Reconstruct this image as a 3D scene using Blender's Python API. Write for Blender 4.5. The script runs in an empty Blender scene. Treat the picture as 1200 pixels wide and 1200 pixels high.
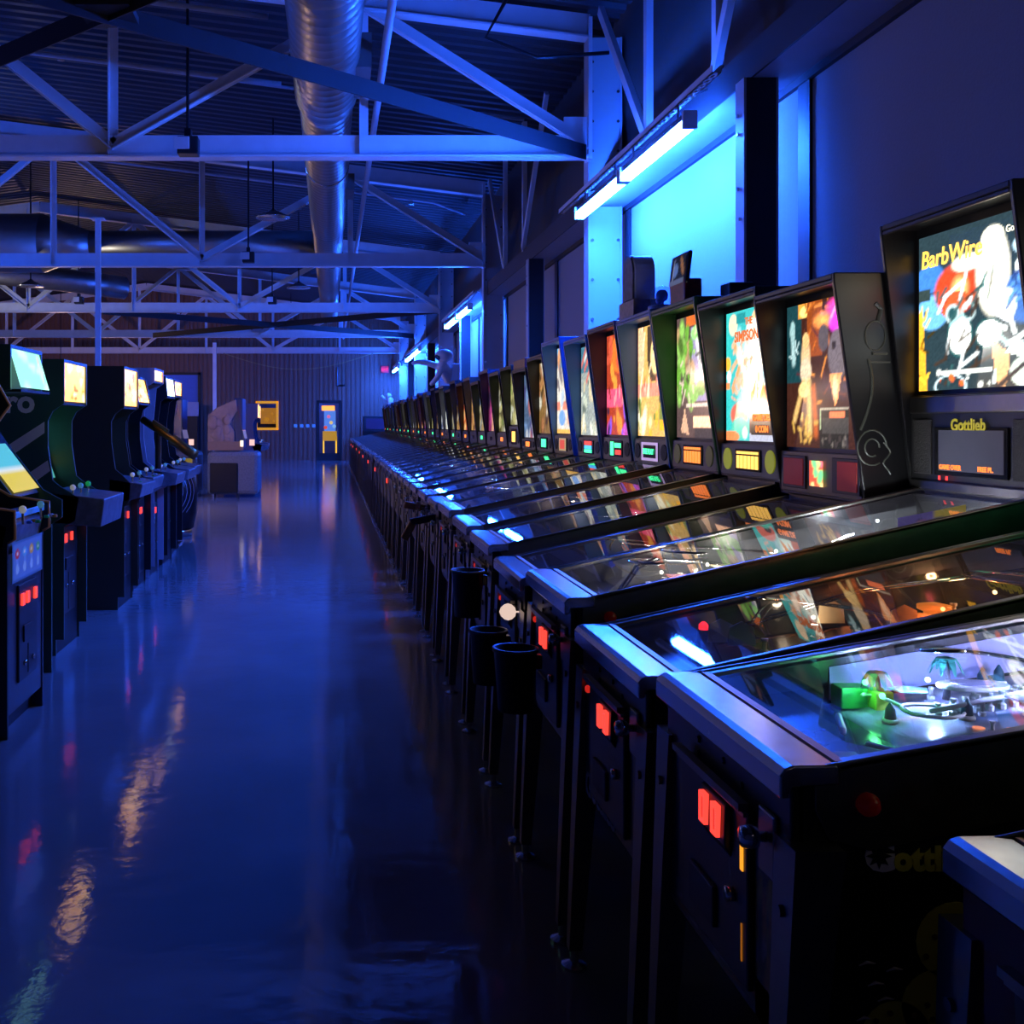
import bpy, math, random
import numpy as np
from mathutils import Vector, Matrix
random.seed(7)
PI = math.pi
SC = bpy.context.scene
COL = SC.collection

# ------------------------------------------------------------------ camera
FPX, VPX, VPY, CAMH = 1230.0, 388.0, 497.0, 1.44
cam_d = bpy.data.cameras.new('camera')
cam = bpy.data.objects.new('camera', cam_d); COL.objects.link(cam)
cam.location = (0, 0, CAMH); cam.rotation_euler = (PI/2, 0, 0)
cam_d.sensor_fit = 'HORIZONTAL'; cam_d.sensor_width = 36.0
cam_d.lens = 36.0*FPX/1200.0
cam_d.shift_x = (600-VPX)/1200.0
cam_d.shift_y = (VPY-600)/1200.0
cam_d.clip_start = 0.05; cam_d.clip_end = 200
SC.camera = cam

# ------------------------------------------------------------------ world, exposure
w = bpy.data.worlds.new('night_interior'); SC.world = w; w.use_nodes = True
bg = w.node_tree.nodes['Background']
bg.inputs['Color'].default_value = (0.30, 0.26, 0.34, 1); bg.inputs['Strength'].default_value = 0.004
vs = SC.view_settings
vs.view_transform = 'Standard'; vs.look = 'None'; vs.gamma = 1.0; vs.exposure = 0.0; vs.use_curve_mapping = False
SC.cycles.max_bounces = 6; SC.cycles.diffuse_bounces = 3; SC.cycles.glossy_bounces = 4
SC.cycles.transparent_max_bounces = 14
SC.cycles.sample_clamp_indirect = 4.0
FIX_E = 540.0            # blue wall battens
FIX_C = (0.014, 0.100, 1.0)

def pt(px, py, Y):       # photograph pixel + depth -> world point
    return Vector(((px-VPX)*Y/FPX, Y, CAMH-(py-VPY)*Y/FPX))

# ------------------------------------------------------------------ materials
MATS = {}
def mat(name, color=(.5,.5,.5), rough=.5, metal=0., var=.12, scale=14., bump=0., emit=None, es=0., coat=0., rvar=0., spec=.5):
    if name in MATS: return MATS[name]
    m = bpy.data.materials.new(name); m.use_nodes = True
    nt = m.node_tree; b = nt.nodes['Principled BSDF']
    tc = nt.nodes.new('ShaderNodeTexCoord')
    n = nt.nodes.new('ShaderNodeTexNoise'); n.inputs['Scale'].default_value = scale; n.inputs['Detail'].default_value = 4
    nt.links.new(tc.outputs['Object'], n.inputs['Vector'])
    mx = nt.nodes.new('ShaderNodeMix'); mx.data_type = 'RGBA'
    c0 = [max(0, c*(1-var)) for c in color]; c1 = [min(1, c*(1+var)) for c in color]
    mx.inputs['A'].default_value = (*c0, 1); mx.inputs['B'].default_value = (*c1, 1)
    nt.links.new(n.outputs['Fac'], mx.inputs['Factor'])
    nt.links.new(mx.outputs['Result'], b.inputs['Base Color'])
    b.inputs['Roughness'].default_value = rough; b.inputs['Metallic'].default_value = metal
    b.inputs['Specular IOR Level'].default_value = spec
    if coat: b.inputs['Coat Weight'].default_value = coat; b.inputs['Coat Roughness'].default_value = .08
    if rvar:
        mr = nt.nodes.new('ShaderNodeMapRange')
        mr.inputs['To Min'].default_value = max(0, rough-rvar); mr.inputs['To Max'].default_value = rough+rvar
        nt.links.new(n.outputs['Fac'], mr.inputs['Value']); nt.links.new(mr.outputs['Result'], b.inputs['Roughness'])
    if bump:
        bp = nt.nodes.new('ShaderNodeBump'); bp.inputs['Strength'].default_value = bump; bp.inputs['Distance'].default_value = .01
        nt.links.new(n.outputs['Fac'], bp.inputs['Height']); nt.links.new(bp.outputs['Normal'], b.inputs['Normal'])
    if emit:
        b.inputs['Emission Color'].default_value = (*emit, 1); b.inputs['Emission Strength'].default_value = es
    MATS[name] = m
    return m

def lit(name, color, es):
    return mat(name, [c*.3 for c in color], .4, emit=color, es=es)

def art_mat(name, es, rough=.12, base=.05):
    """flat colour print held in the mesh's colour attribute; es > 0 for backlit glass"""
    if name in MATS: return MATS[name]
    m = bpy.data.materials.new(name); m.use_nodes = True
    nt = m.node_tree; b = nt.nodes['Principled BSDF']
    a = nt.nodes.new('ShaderNodeAttribute'); a.attribute_name = 'Col'
    mx = nt.nodes.new('ShaderNodeMix'); mx.data_type = 'RGBA'; mx.inputs['Factor'].default_value = base
    mx.inputs['A'].default_value = (0, 0, 0, 1)
    nt.links.new(a.outputs['Color'], mx.inputs['B']); nt.links.new(mx.outputs['Result'], b.inputs['Base Color'])
    b.inputs['Roughness'].default_value = rough
    if es:
        nt.links.new(a.outputs['Color'], b.inputs['Emission Color']); b.inputs['Emission Strength'].default_value = es
    MATS[name] = m
    return m

def glass_mat(name, tint=(.95, .97, 1), ior=1.5, rough=.015, dust=0.):
    if name in MATS: return MATS[name]
    m = bpy.data.materials.new(name); m.use_nodes = True
    nt = m.node_tree; nt.nodes.clear()
    out = nt.nodes.new('ShaderNodeOutputMaterial'); ms = nt.nodes.new('ShaderNodeMixShader')
    tr = nt.nodes.new('ShaderNodeBsdfTransparent'); gl = nt.nodes.new('ShaderNodeBsdfGlossy')
    fr = nt.nodes.new('ShaderNodeFresnel')
    ge = nt.nodes.new('ShaderNodeNewGeometry'); mi = nt.nodes.new('ShaderNodeMapRange')      # same reflectance from both sides of the thin pane
    mi.inputs['To Min'].default_value = ior; mi.inputs['To Max'].default_value = 1/ior
    nt.links.new(ge.outputs['Backfacing'], mi.inputs['Value']); nt.links.new(mi.outputs['Result'], fr.inputs['IOR'])
    nz = nt.nodes.new('ShaderNodeTexNoise'); nz.inputs['Scale'].default_value = 3.0
    mr = nt.nodes.new('ShaderNodeMapRange'); mr.inputs['To Min'].default_value = rough*.5; mr.inputs['To Max'].default_value = rough*2
    nt.links.new(nz.outputs['Fac'], mr.inputs['Value']); nt.links.new(mr.outputs['Result'], gl.inputs['Roughness'])
    tr.inputs['Color'].default_value = (*tint, 1)
    nt.links.new(fr.outputs['Fac'], ms.inputs['Fac']); nt.links.new(tr.outputs['BSDF'], ms.inputs[1]); nt.links.new(gl.outputs['BSDF'], ms.inputs[2])
    if dust:                              # thin film of dust and finger marks on the glass
        df = nt.nodes.new('ShaderNodeBsdfDiffuse'); df.inputs['Color'].default_value = (.8, .8, .8, 1)
        m2 = nt.nodes.new('ShaderNodeMixShader'); n2 = nt.nodes.new('ShaderNodeTexNoise'); n2.inputs['Scale'].default_value = 6; n2.inputs['Detail'].default_value = 6
        r2 = nt.nodes.new('ShaderNodeMapRange'); r2.inputs['From Min'].default_value = .3; r2.inputs['From Max'].default_value = .7
        r2.inputs['To Min'].default_value = dust*.4; r2.inputs['To Max'].default_value = dust*1.6
        nt.links.new(n2.outputs['Fac'], r2.inputs['Value']); nt.links.new(r2.outputs['Result'], m2.inputs['Fac'])
        nt.links.new(ms.outputs['Shader'], m2.inputs[1]); nt.links.new(df.outputs['BSDF'], m2.inputs[2]); nt.links.new(m2.outputs['Shader'], out.inputs['Surface'])
    else: nt.links.new(ms.outputs['Shader'], out.inputs['Surface'])
    MATS[name] = m
    return m

M_black = mat('black_paint', (.012, .012, .014), .32, var=.3)
M_blackmat = mat('black_laminate', (.016, .016, .018), .5, var=.3)
M_plastic = mat('black_plastic', (.02, .02, .022), .4)
M_steel = mat('brushed_steel', (.62, .62, .64), .24, 1., var=.08, scale=40, rvar=.06)
M_rail = mat('dark_steel_rail', (.22, .21, .20), .38, 1., var=.2, scale=30, rvar=.08)
M_chrome = mat('chrome', (.75, .75, .77), .12, 1., var=.05)
M_copper = mat('copper_strip', (.75, .42, .26), .4, .6)
M_truss = mat('painted_steel', (.78, .79, .80), .5, var=.12, scale=5)
M_galv = mat('galvanized_duct', (.42, .39, .36), .38, 1., var=.15, scale=8, rvar=.1)
M_glass = glass_mat('clear_glass'); M_pglass = glass_mat('playfield_glass', dust=.045)
M_white = mat('white_plastic', (.8, .8, .82), .4)
M_redcoin = lit('red_coin_light', (1, .05, .035), 1.7)
M_redbtn = mat('red_button', (.5, .02, .015), .25, emit=(.6, .01, .01), es=.01)
M_rubber = mat('black_rubber', (.02, .02, .02), .8)

# ------------------------------------------------------------------ mesh builder
class MB:
    def __init__(s): s.v = []; s.f = []
    def add(s, vs_, fs):
        o = len(s.v); s.v += [tuple(p) for p in vs_]; s.f += [tuple(i+o for i in f) for f in fs]; return s
    def box(s, x0, x1, y0, y1, z0, z1):
        return s.add([(x0,y0,z0),(x1,y0,z0),(x1,y1,z0),(x0,y1,z0),(x0,y0,z1),(x1,y0,z1),(x1,y1,z1),(x0,y1,z1)],
                     [(0,3,2,1),(4,5,6,7),(0,1,5,4),(1,2,6,5),(2,3,7,6),(3,0,4,7)])
    def prism(s, poly, a0, a1, axis='y'):
        """extrude a 2d polygon; axis y: (x,z) points; x: (y,z) points; z: (x,y) points"""
        def P(p, a): return {'y': (p[0], a, p[1]), 'x': (a, p[0], p[1]), 'z': (p[0], p[1], a)}[axis]
        n = len(poly); V = [P(p, a0) for p in poly]+[P(p, a1) for p in poly]
        F = [tuple(range(n)), tuple(range(2*n-1, n-1, -1))]+[(i, i+n, (i+1) % n+n, (i+1) % n) for i in range(n)]
        return s.add(V, F)
    def tube(s, pts, r, n=8, cap=True):
        pts = [Vector(p) for p in pts]; rs = r if isinstance(r, (list, tuple)) else [r]*len(pts)
        V = []; up = None
        for i, p in enumerate(pts):
            d = (pts[min(i+1, len(pts)-1)]-pts[max(i-1, 0)]).normalized()
            if up is None: up = Vector((0, 0, 1)) if abs(d.z) < .9 else Vector((1, 0, 0))
            a = d.cross(up).normalized(); b = a.cross(d).normalized(); up = b
            V += [p+(a*math.cos(t)+b*math.sin(t))*rs[i] for t in [2*PI*k/n for k in range(n)]]
        F = []
        for i in range(len(pts)-1):
            F += [(i*n+k, i*n+(k+1) % n, (i+1)*n+(k+1) % n, (i+1)*n+k) for k in range(n)]
        if cap: F += [tuple(range(n-1, -1, -1)), tuple(range((len(pts)-1)*n, len(pts)*n))]
        return s.add(V, F)
    def lathe(s, prof, c=(0,0,0), axis='z', n=16):
        """prof: (radius, height) pairs"""
        V = []
        for r, h in prof:
            for k in range(n):
                a, b = r*math.cos(2*PI*k/n), r*math.sin(2*PI*k/n)
                q = {'z': (a, b, h), 'x': (h, a, b), 'y': (b, h, a)}[axis]
                V.append((q[0]+c[0], q[1]+c[1], q[2]+c[2]))
        F = []
        for i in range(len(prof)-1):
            F += [(i*n+k, i*n+(k+1) % n, (i+1)*n+(k+1) % n, (i+1)*n+k) for k in range(n)]
        F += [tuple(range(n-1, -1, -1)), tuple(range((len(prof)-1)*n, len(prof)*n))]
        return s.add(V, F)
    def ball(s, c, r, n=12, m=7, sc=(1,1,1)):
        V = []; F = []
        for i in range(m+1):
            t = PI*i/m
            for k in range(n):
                V.append((c[0]+sc[0]*r*math.sin(t)*math.cos(2*PI*k/n), c[1]+sc[1]*r*math.sin(t)*math.sin(2*PI*k/n), c[2]+sc[2]*r*math.cos(t)))
        for i in range(m):
            F += [(i*n+k, (i+1)*n+k, (i+1)*n+(k+1) % n, i*n+(k+1) % n) for k in range(n)]
        return s.add(V, F)
    def bar(s, p, q, w, t, up=(0, 0, 1)):
        """rectangular bar from p to q; w across (perpendicular to up), t along up"""
        p = Vector(p); q = Vector(q); d = (q-p).normalized(); a = d.cross(Vector(up)).normalized(); b = a.cross(d)
        V = []
        for c in (p, q):
            V += [c+a*w/2+b*t/2, c-a*w/2+b*t/2, c-a*w/2-b*t/2, c+a*w/2-b*t/2]
        return s.add(V, [(0,1,2,3),(7,6,5,4),(0,4,5,1),(1,5,6,2),(2,6,7,3),(3,7,4,0)])
    def mesh(s, name, m=None, smooth=False, fix=True):
        me = bpy.data.meshes.new(name); me.from_pydata(s.v, [], s.f)
        if fix:
            import bmesh
            bm = bmesh.new(); bm.from_mesh(me); bmesh.ops.recalc_face_normals(bm, faces=bm.faces); bm.to_mesh(me); bm.free()
        if m: me.materials.append(m)
        if smooth: me.shade_smooth()
        return me

def put(name, data, parent=None, loc=None, bevel=0., auto=False):
    o = bpy.data.objects.new(name, data); COL.objects.link(o)
    if parent: o.parent = parent
    if loc: o.location = loc
    if bevel:
        b = o.modifiers.new('edge', 'BEVEL'); b.width = bevel; b.segments = 2; b.limit_method = 'ANGLE'; b.angle_limit = .7
    return o
def ob(name, mb, m, parent=None, smooth=False, bevel=0., loc=None):
    return put(name, mb.mesh(name, m, smooth), parent, loc, bevel)
def bx(name, m, parent, x0, x1, y0, y1, z0, z1, bevel=0.):
    return ob(name, MB().box(x0, x1, y0, y1, z0, z1), m, parent, bevel=bevel)
def tag(o, label, cat, group=None):
    o['label'] = label; o['category'] = cat
    if group: o['group'] = group
    return o
def thing(name, label, cat, loc=(0,0,0), group=None, rz=0):
    o = bpy.data.objects.new(name, None); COL.objects.link(o); o.location = loc; o.rotation_euler = (0, 0, rz)
    o.empty_display_size = .1
    return tag(o, label, cat, group)
def struct(o, label=None):
    o['kind'] = 'structure'
    if label: o['label'] = label
    return o
def copy_tree(o, parent=None):
    c = o.copy(); COL.objects.link(c)
    if parent: c.parent = parent
    for ch in list(o.children): copy_tree(ch, c)
    return c

def letters(text, size, fn, m, parent, name='lettering', extrude=.0008, align='LEFT', shear=0., bold=0.):
    cu = bpy.data.curves.new('t', 'FONT'); cu.body = text; cu.size = size; cu.extrude = extrude; cu.align_x = align
    cu.shear = shear; cu.offset = bold; cu.resolution_u = 3
    t = bpy.data.objects.new('t', cu); COL.objects.link(t)
    dg = bpy.context.evaluated_depsgraph_get(); dg.update()
    me = bpy.data.meshes.new_from_object(t.evaluated_get(dg))
    bpy.data.objects.remove(t); bpy.data.curves.remove(cu)
    for v in me.vertices: v.co = fn(v.co.x, v.co.y, v.co.z)
    me.materials.clear(); me.materials.append(m); me.name = name
    return put(name, me, parent)
def on_front(x, y, z): return lambda a, b, c: (x-c, y-a, z+b)       # faces -X, reads towards -Y
def on_near(x, y, z): return lambda a, b, c: (x+a, y-c, z+b)        # faces -Y, reads towards +X
def on_aisle(x, y, z): return lambda a, b, c: (x+c, y+a, z+b)       # faces +X

# ------------------------------------------------------------------ painted prints (colour attribute on a grid)
class Art:
    def __init__(s, nx, ny, bgc=(0,0,0)):
        s.nx, s.ny = nx, ny
        s.U, s.V = np.meshgrid(np.linspace(0, 1, nx+1), np.linspace(0, 1, ny+1))
        s.C = np.ones((ny+1, nx+1, 3))*np.array(bgc)
        s.rng = np.random.RandomState(nx*31+ny)
    def blend(s, a, col):
        a = np.clip(a, 0, 1)[..., None]; s.C = s.C*(1-a)+np.array(col)*a; return s
    def ell(s, u, v, ru, rv, col, rot=0., soft=.15, al=1.):
        c, n = math.cos(rot), math.sin(rot); du, dv = s.U-u, s.V-v
        r = np.sqrt(((du*c+dv*n)/ru)**2+((-du*n+dv*c)/rv)**2)
        return s.blend(al*(1-(r-1+soft)/max(soft, 1e-3)), col)
    def ring(s, u, v, ru, rv, t, col, al=1.):
        r = np.sqrt(((s.U-u)/ru)**2+((s.V-v)/rv)**2)
        return s.blend(al*(1-np.abs(r-1)/t), col)
    def rect(s, u0, u1, v0, v1, col, al=1.):
        return s.blend(al*((s.U >= u0) & (s.U <= u1) & (s.V >= v0) & (s.V <= v1)), col)
    def poly(s, P, col, al=1.):
        ins = np.zeros(s.U.shape, bool); j = len(P)-1
        for i in range(len(P)):
            xi, yi = P[i]; xj, yj = P[j]
            if yi != yj:
                ins ^= ((yi > s.V) != (yj > s.V)) & (s.U < (xj-xi)*(s.V-yi)/(yj-yi)+xi)
            j = i
        return s.blend(al*ins, col)
    def line(s, u0, v0, u1, v1, w_, col, al=1.):
        d = np.array([u1-u0, v1-v0]); L = max(d @ d, 1e-6)
        t = np.clip(((s.U-u0)*d[0]+(s.V-v0)*d[1])/L, 0, 1)
        r = np.hypot(s.U-u0-t*d[0], s.V-v0-t*d[1])
        return s.blend(al*np.clip(1.5-r/w_, 0, 1), col)
    def scatter(s, n, pal, box=(0,1,0,1), size=(.02,.08), seed=1, al=.9, tall=1.):
        r = random.Random(seed)
        for _ in range(n):
            k = r.uniform(*size)
            s.ell(r.uniform(box[0], box[1]), r.uniform(box[2], box[3]), k, k*r.uniform(.5, 1.6)*tall, r.choice(pal), r.uniform(-.7, .7), .3, al*r.uniform(.5, 1))
        return s
    def strokes(s, n, pal, box=(0,1,0,1), ln=(.05,.2), w_=.012, seed=2, ang=(0, PI), al=.9):
        r = random.Random(seed)
        for _ in range(n):
            u, v, a, k = r.uniform(box[0], box[1]), r.uniform(box[2], box[3]), r.uniform(*ang), r.uniform(*ln)
            s.line(u, v, u+k*math.cos(a), v+k*math.sin(a), w_, r.choice(pal), al)
        return s
    def grain(s, amt=.25, seed=3):
        r = np.random.RandomState(seed); s.C = s.C*(1+amt*(r.rand(*s.U.shape)[..., None]*2-1)); return s
    def mesh(s, name, fn, m):
        """fn(u, v) arrays -> x, y, z arrays"""
        x, y, z = fn(s.U, s.V); nx, ny = s.nx, s.ny
        co = np.stack([np.broadcast_to(q, s.U.shape) for q in (x, y, z)], -1).reshape(-1, 3)
        idx = np.arange((nx+1)*(ny+1)).reshape(ny+1, nx+1)
        q = np.stack([idx[:-1, :-1], idx[:-1, 1:], idx[1:, 1:], idx[1:, :-1]], -1).reshape(-1, 4)
        me = bpy.data.meshes.new(name); me.from_pydata(co.tolist(), [], q.tolist())
        at = me.color_attributes.new('Col', 'FLOAT_COLOR', 'POINT')
        c4 = np.concatenate([np.clip(s.C, 0, 8).reshape(-1, 3), np.ones((len(co), 1))], 1).astype(np.float32)
        at.data.foreach_set('color', c4.ravel()); me.materials.append(m)
        return me
# ================================================================== THE ROOM
YB = 42.0; XW = 2.98; XL = -17.0; YF = -5.0
# polished concrete
def floor_mat():
    m = mat('polished_concrete', (.24, .24, .25), .17, var=.25, scale=1.3)
    nt = m.node_tree; b = nt.nodes['Principled BSDF']; tc = nt.nodes['Texture Coordinate'] if 'Texture Coordinate' in nt.nodes else None
    n2 = nt.nodes.new('ShaderNodeTexNoise'); n2.inputs['Scale'].default_value = 2.2; n2.inputs['Detail'].default_value = 8; n2.inputs['Roughness'].default_value = .7
    mr = nt.nodes.new('ShaderNodeMapRange'); mr.inputs['From Min'].default_value = .3; mr.inputs['From Max'].default_value = .7
    mr.inputs['To Min'].default_value = .045; mr.inputs['To Max'].default_value = .12
    nt.links.new(tc.outputs['Object'], n2.inputs['Vector'])
    nt.links.new(n2.outputs['Fac'], mr.inputs['Value']); nt.links.new(mr.outputs['Result'], b.inputs['Roughness'])
    n3 = nt.nodes.new('ShaderNodeTexNoise'); n3.inputs['Scale'].default_value = 9; n3.inputs['Detail'].default_value = 5
    bp = nt.nodes.new('ShaderNodeBump'); bp.inputs['Strength'].default_value = .09; bp.inputs['Distance'].default_value = .02
    nt.links.new(tc.outputs['Object'], n3.inputs['Vector']); nt.links.new(n3.outputs['Fac'], bp.inputs['Height']); nt.links.new(bp.outputs['Normal'], b.inputs['Normal'])
    return m
fm = MB()   # slabs with narrow sawn joints
struct(ob('floor', fm.box(XL, 3.3, YF, YB+4, -.2, 0), floor_mat()), 'polished grey concrete floor')
M_joint = mat('sawn_joint', (.05, .05, .055), .8)

# right wall: sill wall, header and upper wall
M_wall = mat('dark_wall_panel', (.07, .062, .058), .7, var=.1, scale=3)
M_shade = mat('roller_shade_fabric', (.36, .34, .335), .8, var=.05, scale=60, bump=.15)
ZH = 3.64
wr = MB().box(XW+.06, XW+.2, YF, YB, 0, .8).box(XW+.0, XW+.2, YF, YB, ZH, 6.6)
struct(ob('wall_right', wr, M_wall), 'dark upper wall and low sill wall along the windows')
M_hdr = mat('painted_girt', (.40, .41, .43), .5, var=.1, scale=6)
hb = MB().box(2.68, XW, YF, YB, ZH, ZH+.05)
struct(ob('trim_2', MB().box(2.665, 2.68, YF, YB, ZH, ZH+.22), mat('shaded_girt_lip', (.035, .035, .04), .5)), 'front lip of the header beam, painted dark as shade')  # dark colour stands in for the shade above the light housings
hdr = struct(ob('trim_1', hb, M_hdr), 'steel header beam running above the windows')
# columns: main at the trusses, intermediate between
MAINY = [3.3+7.3*k for k in range(-1, 6)]
MIDY = [6.66+7.3*k for k in range(-1, 5)]
M_col = mat('column_paint', (.55, .56, .58), .5, var=.08, scale=4)
def i_column(name, label, x0, x1, y0, y1, z1, bolts):
    t = thing(name, label, 'column', ((x0+x1)/2, (y0+y1)/2, 0), 'steel columns along the window wall')
    cx, cy = (x0+x1)/2, (y0+y1)/2; a, b = (x1-x0)/2, (y1-y0)/2
    bx('flange', M_col, t, -a, -a+.02, -b, b, 0, z1); bx('flange', M_col, t, a-.02, a, -b, b, 0, z1)
    bx('web', M_col, t, -a+.02, a-.02, -b*.25, b*.25, 0, z1)
    for z in bolts:
        ob('bolt', MB().lathe([(.014, -.012), (.014, 0)], (-a, 0.03, z), 'x', 6), M_steel, t)
        ob('bolt', MB().lathe([(.014, -.012), (.014, 0)], (-a, -.03, z+.03), 'x', 6), M_steel, t)
    return t
words = {0: 'closest', 1: 'first', 2: 'second', 3: 'third', 4: 'fourth', 5: 'fifth', 6: 'sixth', 7: 'seventh'}
k = 0
for i, y in enumerate(MAINY):
    if y < 5: continue
    k += 1
    # wide web faces the room's length: build as a flat wide-flange with its web across X
    lab = 'tall steel column carrying the %s roof truss from the front, beside the windows' % words[k]
    t = thing('truss_column', lab, 'column', (2.77, y+.1, 0), 'columns carrying the trusses')
    bx('flange', M_col, t, -.17, -.15, -.1, .1, 0, 5.35); bx('flange', M_col, t, .15, .17, -.1, .1, 0, 5.35)
    bx('web', M_col, t, -.15, .15, -.085, -.07, 0, 5.35)
    for z in [2.5, 2.9, 3.3, 3.9, 4.2, 4.5, 4.8, 5.1]:
        for xx in (-.13, .13): ob('bolt', MB().lathe([(.016, -.10), (.016, -.085)], (xx, 0, z), 'y', 6), M_steel, t)
k = 0
for i, y in enumerate(MIDY):
    if y < 5: continue
    k += 1
    t = thing('window_column', 'dark %s square window column, near face painted as shadow, between two shades, counted from the front' % words[k], 'column', (2.73, y+.07, 0), 'columns between the shades')
    bx('flange', M_col, t, -.11, -.095, -.07, .07, 0, ZH); bx('flange', M_col, t, .095, .11, -.07, .07, 0, ZH)
    bx('web', M_blackmat, t, -.095, .095, -.07, -.055, 0, ZH)  # black web paints in the shadow on the near face
    for z in (2.0, 2.3, 2.75, 2.95, 3.3, 3.42):
        ob('bolt', MB().lathe([(.013, -.122), (.013, -.11)], (0, .02 if z != 2.75 else -.02, z), 'x', 6), M_steel, t)
# windows: frame, shade, pane
M_frame = mat('window_frame_black', (.02, .02, .022), .5)
M_pane = glass_mat('window_pane', (.25, .3, .4))
edges = sorted(MAINY[:]+MIDY[:])
k = 0
for a, b in zip(edges[:-1], edges[1:]):
    if b < -1: continue
    k += 1
    e = bpy.data.objects.new('window_%d' % k, None); COL.objects.link(e); e.location = (XW, (a+b)/2, 0); struct(e)
    L = (b-a)/2
    bx('frame', M_frame, e, .0, .05, -L, -L+.04, .8, ZH); bx('frame', M_frame, e, .0, .05, L-.12, L, .8, ZH)
    bx('frame', M_frame, e, .0, .05, -L, L, .8, .86)
    bx('frame', M_frame, e, -.015, .05, -L, L, ZH-.05, ZH)
    bx('pane', M_pane, e, .06, .066, -L+.04, L-.1, .85, ZH-.05)
    s = bx('roller_shade', M_shade, e, .02, .024, -L+.04, L-.1, .9, ZH-.05)
    bx('bottom_bar', M_blackmat, e, .012, .032, -L+.04, L-.1, .88, .91)

# roof: corrugated deck, slopes up from the window wall to a ridge
RZ0, RS, XR = 5.62, .126, -7.0
def roof_z(x): return RZ0+RS*(2.98-x) if x > XR else RZ0+RS*(2.98-XR)-RS*(XR-x)
def deck(x0, x1, name, lab):
    P = []; y = YF
    while y < YB:
        P += [(y, 0), (y+.09, 0), (y+.12, .05), (y+.21, .05)]; y += .24
    V = []; F = []
    for (yy, dz) in P:
        V += [(x0, yy, roof_z(x0)+dz), (x1, yy, roof_z(x1)+dz)]
    for i in range(len(P)-1): F.append((2*i, 2*i+1, 2*i+3, 2*i+2))
    o = ob(name, MB().add(V, F), mat('roof_deck', (.045, .047, .055), .5, .1, var=.2, scale=2))
    sd = o.modifiers.new('thick', 'SOLIDIFY'); sd.thickness = .01; sd.offset = 1
    return struct(o, lab)
deck(XR, 3.2, 'ceiling', 'dark ribbed metal roof deck above the pinball row')
deck(XL, XR, 'ceiling', 'dark ribbed metal roof deck beyond the ridge')
M_dark = mat('dark_far_wall', (.05, .05, .055), .8)
struct(bx('wall_left', M_dark, None, XL-.2, XL, YF, YB, 0, 6.2), 'dark wall beyond the arcade cabinets')
struct(bx('wall_front', M_dark, None, XL, 3.2, YF-.2, YF, 0, 7.2), 'dark wall behind the viewpoint')

# far wall: vertical ribbed cladding with a doorway, a window and a blue bay
M_clad = mat('brown_ribbed_cladding', (.30, .15, .10), .55, var=.12, scale=4)
def clad(x0, x1, z0, z1, name, lab=None, parent=None, y=YB):
    V = []; F = []; P = []; x = x0
    while x < x1-.01:
        P += [(x, 0), (min(x+.09, x1), 0), (min(x+.10, x1), -.04), (min(x+.17, x1), -.04)]; x += .185
    P.append((x1, 0))
    for xx, d in P: V += [(xx, y+d, z0), (xx, y+d, z1)]
    for i in range(len(P)-1): F.append((2*i, 2*i+2, 2*i+3, 2*i+1))
    o = ob(name, MB().add(V, F), M_clad, parent)
    sd = o.modifiers.new('thick', 'SOLIDIFY'); sd.thickness = .03; sd.offset = -1
    return o
wb = bpy.data.objects.new('wall_back', None); COL.objects.link(wb); struct(wb, 'brown ribbed metal far wall')
DX0, DX1, DZ = -.53, .36, 2.34
WX0, WX1, WZ0, WZ1 = -3.02, -2.1, 1.2, 2.36
clad(XL, WX0, 0, 7, 'cladding_panel', None, wb); clad(WX0, WX1, 0, WZ0, 'cladding_panel', None, wb); clad(WX0, WX1, WZ1, 7, 'cladding_panel', None, wb)
clad(WX1, DX0, 0, 7, 'cladding_panel', None, wb); clad(DX0, DX1, DZ, 7, 'cladding_panel', None, wb); clad(DX1, 3.2, 0, 7, 'cladding_panel', None, wb)
# doorway and small room behind it
d1 = bpy.data.objects.new('door_1', None); COL.objects.link(d1); struct(d1, 'black framed glass door in the far wall'); d1.location = ((DX0+DX1)/2, YB, 0)
hw = (DX1-DX0)/2
bx('door_frame', M_frame, d1, -hw-.05, -hw+.06, -.08, .06, 0, DZ+.05); bx('door_frame', M_frame, d1, hw-.06, hw+.05, -.08, .06, 0, DZ+.05)
bx('door_frame', M_frame, d1, -hw, hw, -.08, .06, DZ-.07, DZ+.05); bx('kick_panel', M_frame, d1, -hw, hw, -.03, .02, 0, .28)
bx('door_glass', M_glass, d1, -hw+.06, hw-.06, -.01, -.004, .28, DZ-.07)
bx('door_handle', M_steel, d1, hw-.13, hw-.1, -.07, -.03, .95, 1.25)
M_yg = lit('amber_glow', (1, .55, .04), 1.4)
bk = MB().box(-4.5, 1.8, YB+3.0, YB+3.1, 0, 3.2).box(-4.5, 1.8, YB+.1, YB+3.0, 3.1, 3.2)
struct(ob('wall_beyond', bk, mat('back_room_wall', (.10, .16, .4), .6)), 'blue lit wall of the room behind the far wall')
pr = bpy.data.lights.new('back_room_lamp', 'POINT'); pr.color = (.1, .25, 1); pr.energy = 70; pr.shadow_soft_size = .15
pro = bpy.data.objects.new('back_room_lamp', pr); COL.objects.link(pro); pro.location = (-.9, YB+1.6, 2.7)
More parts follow.
